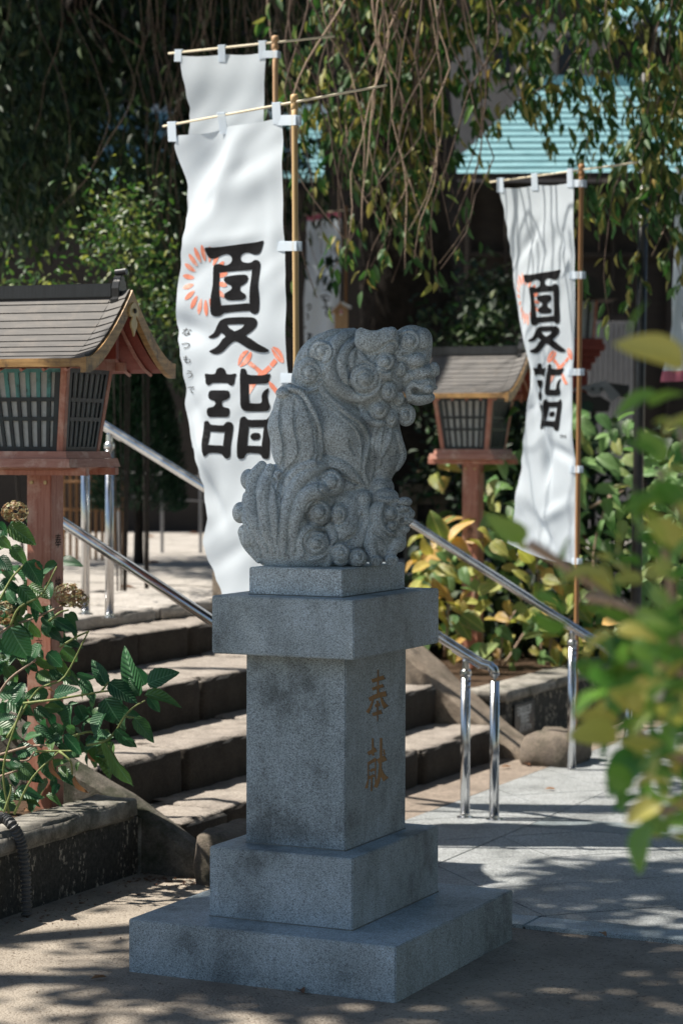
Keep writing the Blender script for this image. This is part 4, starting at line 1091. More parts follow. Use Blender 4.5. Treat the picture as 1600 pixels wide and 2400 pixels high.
# --- big masses
E((470, 1370, -40), (262, 325, 235), k=20)                       # tail fan
E((600, 1540, -40), (300, 150, 215), k=30)
E((780, 1430, 60), (250, 260, 215), k=30)                         # haunches
T([(700, 560, 60, 170), (810, 760, 40, 205), (900, 930, 50, 165), (985, 1060, 40, 90)], k=40) # back and flank
T([(1080, 600, 40, 120), (1125, 830, 30, 112), (1130, 960, 30, 85), (1110, 1060, 20, 60)], k=25) # chest, foreleg
E((1185, 925, 40), (62, 95, 70), k=14)
E((1105, 1130, 10), (80, 78, 85), k=10)                           # forepaw on the cub's head
T([(560, 1010, -130, 130), (545, 880, -150, 160), (525, 720, -160, 168), (520, 610, -160, 128), (500, 530, -165, 85), (470, 500, -175, 45)], k=16, fl=.62) # upright tail
E((458, 508, -185), (50, 38, 60), k=8)
E((800, 360, 60), (275, 262, 205), k=20)                          # mane
E((640, 430, 70), (130, 150, 150), k=20)
E((1060, 380, 20), (200, 260, 190), k=25)
E((1215, 260, 30), (175, 165, 150), k=18)                         # skull
E((1330, 300, 20), (88, 110, 100), k=12)
E((1345, 440, 20), (112, 115, 108), k=12)                         # muzzle
E((1345, 545, 30), (75, 45, 70), k=10)
E((1150, 600, 40), (130, 110, 120), k=20)                         # throat curls
E((830, 1130, 70), (230, 150, 150), k=25); E((700, 1080, 40), (170, 160, 150), k=25)
E((410, 1190, -70), (165, 215, 165), k=25); E((620, 1170, -60), (200, 210, 190), k=25); E((560, 1060, -60), (200, 110, 150), k=25)
E((1045, 1210, 40), (62, 115, 80), k=12)
# haunch, knee and hind foot
T([(880, 1250, -40, 95), (850, 1400, -90, 105), (830, 1480, -110, 90)], k=22)
E((975, 1195, -30), (68, 55, 70), k=12)
T([(990, 1200, -40, 40), (985, 1290, -70, 48), (1000, 1370, -70, 46), (950, 1450, -100, 50), (900, 1540, -120, 62)], k=14)
E((940, 1590, -130), (75, 60, 90), k=12); E((835, 1580, -170), (62, 65, 80), k=10)
G.depth()
# --- tail fan ribs
ribs = [([(318, 985, 26), (262, 1080, 34), (262, 1290, 36), (310, 1450, 28), (345, 1540, 14)], .2),
        ([(372, 1000, 24), (330, 1160, 34), (350, 1380, 34), (395, 1540, 16)], .25),
        ([(425, 1040, 22), (400, 1230, 30), (420, 1420, 28), (430, 1560, 14)], .3),
        ([(235, 1190, 34), (228, 1310, 36), (262, 1440, 30), (300, 1560, 16)], .1),
        ([(212, 1420, 40), (235, 1500, 34), (300, 1600, 20)], .1),
        ([(460, 1560, 14), (462, 1380, 30), (500, 1200, 36), (570, 1075, 36), (680, 1000, 34), (770, 985, 26)], .4),
        ([(520, 1540, 14), (530, 1350, 34), (600, 1200, 44), (680, 1150, 40), (735, 1160, 24)], .45),
        ([(575, 1570, 16), (580, 1470, 32), (640, 1400, 36), (700, 1400, 26)], .45),
        ([(640, 1000, 30), (740, 960, 38), (840, 990, 36), (920, 1050, 24), (985, 1115, 7)], .3),
        ([(440, 1180, 12), (490, 1090, 24), (560, 1010, 28), (650, 970, 24)], .3),
        ([(760, 1385, 24), (785, 1450, 26), (770, 1550, 24), (740, 1640, 18)], .3),
        ([(640, 1600, 14), (720, 1560, 20), (760, 1500, 16)], .2)]
for p, l in ribs: G.rib([(a, b, r * 1.3) for a, b, r in p], l * .55)
# --- bosses round the fan
G.depth()
E((232, 1075, -30), (54, 70, 80), k=10); E((178, 1292, -70), (54, 70, 70), k=6); E((232, 1450, -90), (48, 85, 80), k=6)
G.curl(772, 1095, 84, 1.1, dir=1, start=2.6, knob=.5, lift=.3, sx=.95)
G.curl(690, 1292, 84, 1.15, dir=1, start=2.6, knob=.46, lift=.35)
G.curl(676, 1492, 80, 1.7, dir=-1, start=.3, knob=.3, lift=.35)
G.curl(822, 1302, 66, 1.6, dir=-1, start=-1.5, knob=.3, lift=.45, sx=.8)
G.curl(832, 1552, 62, 1.6, dir=1, start=1.5, knob=.3, lift=.3)
G.curl(948, 1586, 58, 1.6, dir=1, start=1.5, knob=.3, lift=.3)
G.depth()
for p in ([(455, 550, 7), (442, 700, 9), (470, 850, 9), (458, 960, 9), (400, 1095, 10)], [(538, 560, 6), (535, 720, 9), (562, 830, 9), (556, 930, 9), (470, 1040, 11), (420, 1180, 9)],
          [(590, 540, 6), (640, 690, 9), (668, 850, 9), (648, 965, 8)], [(500, 500, 5), (590, 545, 7), (668, 690, 8), (692, 860, 8), (680, 960, 7)]): G.cut(p, 0)
G.rib([(500, 478, 16), (575, 505, 20), (645, 610, 20), (692, 740, 18), (706, 860, 16), (695, 955, 12)], .1)
G.cut([(395, 1080, 10), (425, 1200, 8), (430, 1350, 7), (425, 1500, 6)], .1); G.cut([(440, 1050, 8), (420, 1180, 10), (440, 1330, 6)], .1)
G.cut([(800, 1010, 5), (900, 1075, 12), (985, 1118, 4)], 0); G.cut([(870, 1150, 5), (930, 1140, 8), (990, 1122, 4)], 0)
G.cut([(795, 1500, 8), (870, 1470, 10), (950, 1400, 7), (975, 1300, 6)], 0); G.cut([(720, 1175, 6), (770, 1240, 8), (775, 1350, 7)], 0)
# --- collar strands over the flank
G.rib([(695, 455, 22), (755, 545, 28), (860, 635, 30), (960, 720, 28), (1008, 810, 24), (1000, 900, 20), (985, 1000, 14), (1015, 1100, 8)], .15)
G.rib([(640, 470, 10), (720, 560, 10), (850, 670, 10), (930, 745, 9), (965, 830, 8), (965, 930, 6)], .3)
G.rib([(1070, 720, 16), (1045, 840, 18), (1050, 960, 16), (1030, 1070, 10)], .2)
G.rib([(1110, 740, 12), (1092, 860, 14), (1090, 980, 12)], .2); G.rib([(1165, 740, 14), (1150, 830, 14), (1110, 920, 10)], .2)
G.rib([(1205, 770, 18), (1232, 860, 24), (1240, 930, 24), (1205, 1005, 16)], .2)
G.depth()
G.cut([(725, 520, 4), (850, 640, 6), (950, 710, 6), (1000, 800, 6), (985, 900, 5), (975, 1010, 5)], .1)
G.cut([(888, 812, 3), (905, 860, 6), (930, 916, 3)], 0)
for x in (1075, 1105, 1140): G.cut([(x, 1150, 4), (x + 14, 1185, 6)], 0)
# --- mane bands and curls
G.rib([(935, 112, 26), (850, 135, 36), (785, 210, 42), (755, 310, 46), (775, 410, 46), (850, 490, 46), (950, 525, 44), (1040, 500, 40), (1080, 430, 26)], .3)
G.rib([(930, 170, 18), (870, 220, 30), (838, 310, 34), (860, 400, 32), (905, 445, 20)], .35)
G.rib([(945, 210, 14), (905, 270, 22), (915, 340, 20), (950, 370, 12)], .35)
G.rib([(960, 240, 20), (1010, 330, 34), (1080, 370, 40), (1140, 385, 34)], .3)
G.rib([(590, 320, 16), (620, 240, 24), (680, 170, 26), (770, 115, 24), (920, 95, 16)], .2)
G.rib([(760, 190, 12), (850, 130, 14), (930, 112, 10)], .5)
G.rib([(560, 470, 14), (640, 480, 26), (700, 440, 22)], .3)
G.rib([(960, 585, 16), (1000, 650, 28), (1060, 700, 32), (1110, 705, 22)], .3)
G.depth()
G.curl(708, 238, 76, 1.5, dir=-1, start=2.5, lift=.25); G.curl(625, 375, 98, 1.7, dir=-1, start=2.8, lift=.2, knob=.2)
G.curl(992, 412, 96, 1.8, dir=1, start=3.3, lift=.35, knob=.3)
G.curl(1128, 302, 62, 1.4, dir=1, start=3, lift=.5, knob=.42); G.curl(1228, 350, 50, 1.4, dir=1, start=2, lift=.45, sx=.8)
G.curl(1150, 495, 64, 1.6, dir=-1, start=0, lift=.5, sx=.85); G.curl(1218, 545, 48, 1.5, dir=-1, start=0, lift=.4, sx=.75)
G.curl(1088, 615, 66, 1.5, dir=-1, start=0, lift=.5, knob=.4); G.curl(1168, 672, 62, 1.5, dir=-1, start=0, lift=.4, sx=.7)
G.curl(1262, 650, 76, 1.6, dir=-1, start=-1.2, w=-10, sx=.85, knob=.25)
# --- ear, brow, eye
E((1055, 165, -125), (132, 92, 80), k=6); E((1135, 170, -125), (82, 94, 75), k=8); E((1168, 120, -125), (42, 48, 62), k=6); E((968, 128, -120), (38, 50, 50), k=6)
E((1050, 74, -150), (62, 32, 100), k=6, sub=True)
G.depth()
G.cut([(925, 180, 4), (950, 212, 5), (1000, 232, 7), (1051, 238, 7), (1108, 202, 7), (1157, 172, 6), (1187, 178, 5), (1199, 215, 4)], .1)
E((1375, 170, -20), (62, 92, 75), k=10); E((1395, 250, 0), (36, 60, 60), k=8)
G.rib([(1205, 130, 20), (1250, 100, 26), (1310, 92, 30), (1375, 118, 30), (1408, 180, 26), (1412, 265, 16)], .1)
E((1325, 292, -85), (68, 52, 62), k=5)
G.curl(1285, 168, 82, 1.5, dir=1, start=2.2, w=-75, knob=.3)
E((1446, 355, -20), (38, 52, 55), k=6); E((1370, 375, -40), (80, 52, 75), k=10); E((1462, 365, 20), (22, 34, 40), k=5)
E((1290, 400, -60), (58, 48, 50), k=8)
G.depth()
G.cut([(1245, 255, 7), (1320, 250, 8), (1390, 215, 7), (1425, 165, 5)], .1); G.cut([(1262, 330, 5), (1320, 335, 7), (1375, 325, 6), (1395, 270, 5)], .1)
E((1365, 535, -10), (88, 48, 85), k=10)
G.depth()
G.rib([(1288, 545, 22), (1284, 490, 26), (1312, 450, 26), (1355, 464, 26), (1405, 436, 26), (1452, 470, 18)], 0)
G.depth(); w_ = G.at(1340, 500)
E((1325, 492, w_), (30, 25, 60), k=3, sub=True); E((1365, 512, w_), (50, 11, 45), k=3, sub=True); E((1440, 503, w_), (26, 9, 60), k=3, sub=True)
E((1408, 482, w_ - 8), (35, 27, 40), k=3)
G.cut([(1268, 570, 6), (1256, 530, 7), (1258, 471, 7), (1295, 416, 7), (1352, 428, 7), (1409, 398, 7), (1458, 440, 6), (1475, 470, 5)], .3)

V, Q = G.mesh(); 
lion = root('lion_statue', (0, 0, 1.2233), 'carved grey granite guardian lion with curled mane looking right, paw on its cub', 'statue')
npmesh('lion_body', to_world(V, 1.2236), Q, M['granite_old'], lion, smooth=True)
# --- the cub under the forepaw
G = Field(940, 1400, 1060, 1720, -330, 200, 3.4)
E, T = G.ell, G.tube
T([(1100, 1290, -90, 80), (1110, 1420, -80, 88), (1110, 1530, -60, 75)], k=25)
E((1180, 1300, -80), (100, 108, 88), k=16); E((1262, 1310, -80), (50, 70, 62), k=10); E((1130, 1190, -60), (85, 62, 75), k=14)
E((1245, 1398, -80), (44, 34, 44), k=8); T([(1215, 1440, -60, 50), (1205, 1500, -60, 55)], k=12); T([(1050, 1400, -110, 45), (1030, 1500, -130, 42), (1050, 1590, -140, 36)], k=12)
T([(1200, 1490, -90, 45), (1165, 1560, -110, 34), (1160, 1600, -115, 34)], k=12)
E((1065, 1608, -160), (46, 36, 46), k=8); E((1168, 1604, -135), (46, 36, 44), k=8); E((1215, 1490, -70), (48, 52, 50), k=8)
G.depth()
G.rib([(1090, 1200, 16), (1140, 1215, 22), (1200, 1205, 20)], .2); E((1255, 1222, -120), (48, 34, 34), k=6); E((1298, 1300, -90), (24, 28, 34), k=5); E((1250, 1262, -130), (32, 24, 26), k=5)
G.rib([(1110, 1240, 14), (1090, 1310, 20), (1110, 1390, 20), (1170, 1425, 16)], .25)
E((1288, 1345, -110), (24, 18, 24), k=4)
G.depth()
G.curl(1165, 1302, 42, 1.2, dir=1, start=3, lift=.25, knob=.42); G.curl(1172, 1375, 38, 1.2, dir=1, start=3, lift=.25, knob=.42)
G.depth()
w_ = G.at(1240, 1340); E((1238, 1342, w_), (20, 17, 30), k=3, sub=True); E((1275, 1352, w_ - 5), (34, 8, 28), k=3, sub=True); E((1262, 1340, w_ - 12), (15, 13, 18), k=3)
G.cut([(1205, 1248, 4), (1250, 1246, 5), (1300, 1262, 4)], 0); G.cut([(1222, 1290, 4), (1250, 1292, 4), (1280, 1285, 4)], 0); G.cut([(1215, 1398, 4), (1250, 1380, 4), (1290, 1382, 4)], 0); G.cut([(1120, 1240, 4), (1165, 1255, 5), (1200, 1290, 4)], 0)
G.cut([(1060, 1430, 5), (1120, 1470, 6), (1150, 1540, 5)], .1); G.cut([(1090, 1380, 5), (1150, 1440, 5), (1210, 1450, 4)], .1)
for x in (1055, 1072, 1150, 1168, 1186): G.cut([(x, 1600, 3), (x + 2, 1632, 5)], 0)
V, Q = G.mesh()
npmesh('cub', to_world(V, 1.2237), Q, M['granite_old'], lion, smooth=True)
print('lion built', round(_t.time() - _t0, 1), 's')

# ---------------------------------------------------------------- leaves
def leafmesh(name, mat, wid=.62, n=9, fold=.18, bend=.25, ser=0., tip=.9, twist=0., rnd=.7):
    V = []; Fc = []; m = 5
    for i in range(n + 1):
        t = i / n; h = wid / 2 * (math.sin(math.pi * min(1, t) ** .74) ** rnd) * (1 - .12 * t) + .006
        if ser: h *= 1 + (ser if i % 2 else -ser) * (1 if 0 < i < n else 0)
        if i in (0, n): h = .008
        for k in range(m):
            u = (k - 2) / 2; x = u * h; z = abs(x) * fold * 2 - bend * t * t + .02 * math.sin(t * 9 + u * 2) * abs(u) + twist * x * t
            V.append((x, t * (1 if k == 2 else 1 - .0) + (-.02 if ser and i % 2 and abs(u) == 1 else 0), z))
    for i in range(n):
        for k in range(m - 1):
            a = i * m + k; Fc.append((a, a + 1, a + m + 1, a + m))
    me = bpy.data.meshes.new(name); me.from_pydata(V, [], Fc); me.polygons.foreach_set('use_smooth', [True] * len(Fc)); me.materials.append(mat); return me
def put(name, me, parent, base, tip, nrm, ploc, wscale=1.):
    y = Vector(tip) - Vector(base); l = y.length; y = y / l; z = Vector(nrm); z = (z - y * z.dot(y)); z = z.normalized() if z.length > 1e-4 else y.orthogonal().normalized()
    x = y.cross(z)
    o = bpy.data.objects.new(name, me); C.objects.link(o); o.parent = parent
    m = Matrix(((x.x * l * wscale, y.x * l, z.x * l), (x.y * l * wscale, y.y * l, z.y * l), (x.z * l * wscale, y.z * l, z.z * l))).to_4x4()
    m.translation = Vector(base) - ploc; o.matrix_local = m; return o
def stuff_leaves(name, mat, parent, base, dirn, nrm, L, Wd, fold=.25, bend=.15, kind='stuff'):
    base, dirn, nrm = (np.asarray(a, float) for a in (base, dirn, nrm)); L = np.asarray(L)[:, None]; Wd = np.asarray(Wd)[:, None]
    y = dirn / np.linalg.norm(dirn, axis=1, keepdims=True); z = nrm - y * (nrm * y).sum(1, keepdims=True); z /= np.linalg.norm(z, axis=1, keepdims=True) + 1e-9
    x = np.cross(y, z); P = [base, base + y * L * .33 - x * Wd * .46 + z * Wd * fold, base + y * L * .33, base + y * L * .33 + x * Wd * .46 + z * Wd * fold,
                             base + y * L * .68 - x * Wd * .38 + z * (Wd * fold - L * bend * .5), base + y * L * .68 - z * L * bend * .5, base + y * L * .68 + x * Wd * .38 + z * (Wd * fold - L * bend * .5), base + y * L - z * L * bend]
    V = np.stack(P, 1).reshape(-1, 3); n = len(base); o = np.arange(n)[:, None] * 8
    Q = np.concatenate([o + np.array([[0, 2, 1, 1]]), o + np.array([[0, 3, 2, 2]])])
    q4 = np.concatenate([o + np.array([[1, 2, 5, 4]]), o + np.array([[2, 3, 6, 5]])])
    tri = np.concatenate([o + np.array([[0, 2, 1]]), o + np.array([[0, 3, 2]]), o + np.array([[4, 5, 7]]), o + np.array([[5, 6, 7]]),
                          o + np.array([[1, 2, 5]]), o + np.array([[1, 5, 4]]), o + np.array([[2, 3, 6]]), o + np.array([[2, 6, 5]])])
    return npmesh(name, V, tri, mat, parent, smooth=False, kind=kind)
def rv(n, s=1.): return RNG.normal(0, s, (n, 3))
UP = Vector((0, 0, 1)); CAMV = Vector(CAM)
Rt = np.array([math.cos(TH), math.sin(TH), 0]); Fw = np.array([-math.sin(TH), math.cos(TH), 0])

HL = [leafmesh('leaf', M['leaf_hyd'], .66, 12, .16, .22, .035), leafmesh('leaf', M['leaf_hyd'], .60, 12, .3, .38, .035), leafmesh('leaf', M['leaf_hyd'], .72, 12, .08, .1, .03, twist=.4)]
# ---------------------------------------------------------------- left hydrangea in the near planter
hy = root('hydrangea', tuple(az(60, 1900, .26)), 'dark green hydrangea with dried brown flower heads in the left planter', 'shrub')
hl = wloc(hy)
def c3(x, y): return x / 2.352, 1100 + y / 2.352
def pick_normal(p, up=.65, cam_=1.0, rnd=.42):
    v = (CAMV - Vector(p)).normalized(); return v * cam_ + UP * up + Vector(RNG.normal(0, rnd, 3)) + Vector((-.55, -.25, 0))
LV = [(50,310,195,405,.6),(0,370,55,440,.8),(150,505,235,640,.75),(20,560,115,605,.8),(110,640,225,785,.5),(235,575,312,525,.5),(60,870,150,1055,.85),(0,930,65,1045,.5),(300,825,435,900,.4),(355,795,440,935,.35),
      (235,810,285,885,.6),(380,790,435,835,.55),(590,1195,505,1040,.45),(770,1250,664,990,.42),(800,1190,757,1090,.5),(815,1185,972,1100,.72),(800,1240,987,1272,.4),(600,1175,760,1285,.55),(580,1262,660,1412,.85),(575,1345,500,1440,.9),
      (740,1368,855,1505,.5),(640,1430,748,1550,.5),(500,1485,600,1630,.8),(572,1500,712,1762,.28),(300,1245,420,1200,.55),(285,1265,378,1360,.6),(450,1150,520,1285,.4),(425,1125,525,1160,.45),(355,1460,460,1580,.45),(235,1560,300,1725,.5),
      (30,1830,60,1740,.8),(90,1820,235,1775,.5),(140,1480,225,1455,.5),(0,1240,125,1215,.5),(20,1460,90,1420,.6),(345,985,425,1065,.7),(262,1010,350,1090,.7),(620,1500,560,1720,.55),(60,1600,125,1640,.6),(120,1620,190,1700,.6),
      (70,420,140,520,.7),(0,480,60,560,.6),(160,640,260,700,.5),(180,800,120,900,.6),(220,960,150,1060,.6),(200,1040,300,1110,.5),(30,1080,100,1180,.7),(140,1180,60,1290,.6),(160,1300,240,1240,.5),(0,1380,80,1350,.6),(60,1480,0,1400,.6),
      (190,1420,300,1480,.5),(250,1390,170,1330,.5),(300,1560,230,1640,.5),(90,1690,20,1640,.6),(390,1300,350,1440,.7),(430,1300,480,1400,.6),(660,1300,720,1350,.5),(770,1240,700,1160,.5),(820,1250,880,1340,.5),(-20,700,60,800,.7),(90,740,30,660,.6)]
for i, (x0, y0, x1, y1, wr) in enumerate(LV):
    d = 7.95 + RNG.uniform(-.18, .2) - (.1 if x1 > 450 else 0)
    b = ad(*c3(x0, y0), d); t_ = ad(*c3(x1, y1), d + RNG.uniform(-.05, .03))
    put('leaf', HL[i % 3], hy, b, t_, pick_normal(b), hl, wr / .66)
for i in range(185): # the darker interior
    x, y = RNG.uniform(-60, 330), RNG.uniform(250, 1830)
    if x > 150 and y < 480: continue
    d = 8.16 + RNG.uniform(-.18, .14) if i % 3 else 8.6; a = RNG.uniform(0, 6.28); l = RNG.uniform(85, 150)
    b = ad(*c3(x, y), d); t_ = ad(*c3(x + math.cos(a) * l, y + abs(math.sin(a)) * l * .8), d + RNG.uniform(-.05, .05))
    put('leaf', HL[i % 3], hy, b, t_, pick_normal(b), hl, RNG.uniform(.7, 1.1))
for i in range(62):
    x, y = RNG.uniform(250, 720), RNG.uniform(1200, 1640)
    if (x - 250) * .5 + 1150 > y + 150: continue
    if x > 560 and RNG.rand() < .6: continue
    d = 8.0 + RNG.uniform(-.1, .15); a = RNG.uniform(-.6, 2.2); l = RNG.uniform(50, 100)
    b = ad(*c3(x, y), d); t_ = ad(*c3(x + math.cos(a) * l, y + math.sin(a) * l), d + RNG.uniform(-.05, .05))
    put('leaf', HL[i % 3], hy, b, t_, pick_normal(b), hl, RNG.uniform(.7, 1))
DL = leafmesh('withered_leaf', M['dead_leaf'], .34, 9, .5, .4, .05, twist=.8)
for (x0, y0, x1, y1) in ((415, 1690, 455, 1800), (490, 1560, 510, 1620), (290, 1600, 300, 1720), (265, 1210, 300, 1225), (200, 510, 215, 560)):
    b = ad(*c3(x0, y0), 7.8); put('withered_leaf', DL, hy, b, ad(*c3(x1, y1), 7.8), pick_normal(b), hl, .9)
def stems(parent, lst, conv, d0, mat, r0, r1, name='stem', dj=.1):
    for pts in lst:
        d = d0 + RNG.uniform(-dj, dj); P = [ad(*conv(*p), d + RNG.uniform(-.02, .02)) for p in pts]
        P = catmull(P, 4); n = len(P); MB().tube(P, [r0 + (r1 - r0) * i / (n - 1) for i in range(n)], 7).build(name, mat, parent, smooth=True)
stems(hy, [[(-30, 920), (60, 865), (200, 815), (400, 725)], [(-20, 1580), (150, 1530), (260, 1520)], [(-20, 1260), (60, 1150), (200, 1050)], [(-20, 1600), (110, 1610), (160, 1600), (190, 1560)], [(-20, 1700), (100, 1660)], [(20, 560), (-20, 480)]], c3, 7.93, M['twig'], .0048, .0036)
stems(hy, [[(40, 1480), (100, 1380), (200, 1225), (260, 1190), (360, 1140), (490, 890)], [(130, 1290), (300, 1270), (450, 1245), (600, 1222), (700, 1235), (790, 1190)], [(60, 860), (110, 760), (230, 690), (315, 535)], [(200, 1555), (330, 1553), (420, 1552)],
           [(330, 1555), (390, 1610), (400, 1680)], [(480, 1520), (575, 1500), (640, 1440), (690, 1360), (740, 1310), (800, 1275)], [(380, 1480), (500, 1447), (575, 1500), (620, 1560), (700, 1700)], [(690, 1362), (750, 1370)], [(560, 1225), (600, 1170)], [(80, 1900), (180, 1700), (330, 1553)],
           [(50, 1900), (20, 1650), (90, 1400), (130, 1290)], [(-10, 740), (60, 610), (120, 540), (150, 515)], [(270, 840), (330, 790), (380, 775)], [(330, 980), (430, 920), (490, 895)], [(20, 1900), (60, 1780), (60, 1740)]], c3, 7.9, M['stem'], .0046, .0028)
def flower(parent, c, r, mat, n=120, nm='flower_head'):
    d = rv(n); d /= np.linalg.norm(d, axis=1, keepdims=True); ps = c + d * r * RNG.uniform(.75, 1.02, (n, 1)) * np.array([1, 1, .8])
    B, D, N_ = [], [], []
    for p, q in zip(ps, d):
        t1 = np.cross(q, RNG.normal(0, 1, 3)); t1 /= np.linalg.norm(t1); t2 = np.cross(q, t1)
        for k in range(4):
            a = k * math.pi / 2; B.append(p); D.append(t1 * math.cos(a) + t2 * math.sin(a) + q * .35); N_.append(q)
    stuff_leaves(nm, mat, parent, B, D, N_, np.full(len(B), r * .22), np.full(len(B), r * .2), kind=None)
flower(hy, ad(*c3(85, 235), 7.95), .046, M['dried']); flower(hy, ad(*c3(378, 690), 7.9), .05, M['dried']); flower(hy, ad(*c3(25, 790), 8.0), .05, M['dried']); flower(hy, ad(*c3(435, 720), 8.1), .04, M['dried'], 60)

# ---------------------------------------------------------------- far hydrangeas
YL = [leafmesh('leaf', M['leaf_hydY'], .72, 10, .14, .2, .04), leafmesh('leaf', M['leaf_hydY'], .64, 10, .3, .45, .04, twist=.5)]
GLf = [leafmesh('leaf', M['leaf_hydG'], .74, 10, .12, .25, .03), leafmesh('leaf', M['leaf_hydG'], .66, 10, .3, .4, .03, twist=.5)]
def inpoly(x, y, P):
    c = False
    for i in range(len(P)):
        (x0, y0), (x1, y1) = P[i], P[i - 1]
        if (y0 > y) != (y1 > y) and x < (x1 - x0) * (y - y0) / (y1 - y0) + x0: c = not c
    return c
def bush(parent, poly, n, d0, d1, lpx, meshes, nback, backmat, dstem=None):
    pl = wloc(parent); xs = [p[0] for p in poly]; ys = [p[1] for p in poly]; k = 0; pts = []
    while k < n:
        x, y = RNG.uniform(min(xs), max(xs)), RNG.uniform(min(ys), max(ys))
        if not inpoly(x, y, poly): continue
        if any((x - a) ** 2 + (y - b_) ** 2 < (lpx[0] * .33) ** 2 for a, b_ in pts): 
            if RNG.rand() < .9: continue
        pts.append((x, y)); d = RNG.uniform(d0, d1); l = RNG.uniform(*lpx); a = RNG.normal(1.3, 1.1)
        b = ad(x, y, d); t_ = ad(x + math.cos(a) * l, y + math.sin(a) * l * .75, d - RNG.uniform(.0, .07))
        put('leaf', meshes[k % len(meshes)], parent, b, t_, pick_normal(b, 1.1, .5, .4), pl, RNG.uniform(.8, 1.1)); k += 1
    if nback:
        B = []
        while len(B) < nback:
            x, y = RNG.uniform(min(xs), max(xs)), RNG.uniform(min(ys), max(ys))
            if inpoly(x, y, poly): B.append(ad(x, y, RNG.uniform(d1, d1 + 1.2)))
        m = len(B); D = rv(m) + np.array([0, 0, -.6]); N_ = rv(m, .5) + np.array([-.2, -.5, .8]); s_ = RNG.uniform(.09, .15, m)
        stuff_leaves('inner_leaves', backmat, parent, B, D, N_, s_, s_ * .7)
YP = [(955, 1330), (975, 1260), (1040, 1215), (1110, 1200), (1180, 1270), (1230, 1290), (1320, 1330), (1400, 1400), (1420, 1520), (1330, 1560), (1200, 1570), (1060, 1530), (1010, 1500), (960, 1440)]
yb = root('hydrangea', (FX - .6, 5.6, .1), 'yellowing hydrangea with browned leaf edges round the far lantern post', 'shrub')
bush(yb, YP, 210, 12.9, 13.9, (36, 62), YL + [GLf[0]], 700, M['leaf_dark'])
ybl = wloc(yb)
for (x, y, x1, y1) in ((1035, 1265, 1008, 1200), (1050, 1270, 1098, 1212), (1060, 1265, 1095, 1290), (1010, 1300, 985, 1265), (1005, 1320, 965, 1335), (1020, 1330, 1060, 1345), (1075, 1290, 1105, 1325), (1080, 1440, 1135, 1475), (1075, 1430, 1040, 1400), (1150, 1330, 1115, 1350), (985, 1360, 955, 1400),
                        (1120, 1390, 1160, 1365), (1040, 1400, 1010, 1360), (1150, 1270, 1190, 1300), (1075, 1455, 1100, 1500), (1010, 1480, 990, 1440)):
    b = ad(x, y, 12.7); put('leaf', YL[0], yb, b, ad(x1, y1, 12.65), pick_normal(b, .8, .8, .25), ybl, 1)
stems(yb, [[(1170, 1560), (1180, 1480), (1215, 1420), (1230, 1380)], [(1180, 1560), (1240, 1470), (1300, 1440)], [(1120, 1570), (1130, 1480), (1110, 1400), (1130, 1330)], [(1040, 1540), (1050, 1420), (1030, 1300)], [(1300, 1580), (1290, 1500), (1350, 1430)]], lambda x, y: (x, y), 13.3, M['twig'], .008, .005)
GP = [(1195, 1050), (1215, 960), (1300, 945), (1350, 945), (1420, 975), (1500, 985), (1620, 1030), (1700, 1100), (1700, 1500), (1500, 1560), (1380, 1480), (1300, 1330), (1230, 1300), (1130, 1200), (1120, 1100)]
gb = root('hydrangea', (FX - .8, 7.2, .1), 'tall green hydrangea mass behind the brown poled banner', 'shrub')
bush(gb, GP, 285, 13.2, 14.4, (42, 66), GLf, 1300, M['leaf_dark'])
sm = [(1030, 1085), (1060, 1070), (1090, 1100), (1050, 1120), (1150, 1120), (1160, 1180), (1130, 1160), (1020, 1110)]
for x, y in sm:
    b = ad(x, y, 14.2); put('leaf', YL[1] if x < 1060 else GLf[0], gb, b, ad(x + RNG.uniform(-40, 40), y + RNG.uniform(10, 40), 14.1), pick_normal(b), wloc(gb), 1)
stems(gb, [[(1400, 1560), (1390, 1300), (1430, 1150)], [(1380, 1190), (1460, 1150)], [(1390, 1560), (1340, 1300), (1330, 1100)], [(1550, 1560), (1540, 1300), (1500, 1150)], [(1270, 1560), (1260, 1350), (1240, 1150)]], lambda x, y: (x, y), 14., M['twig'], .009, .005)

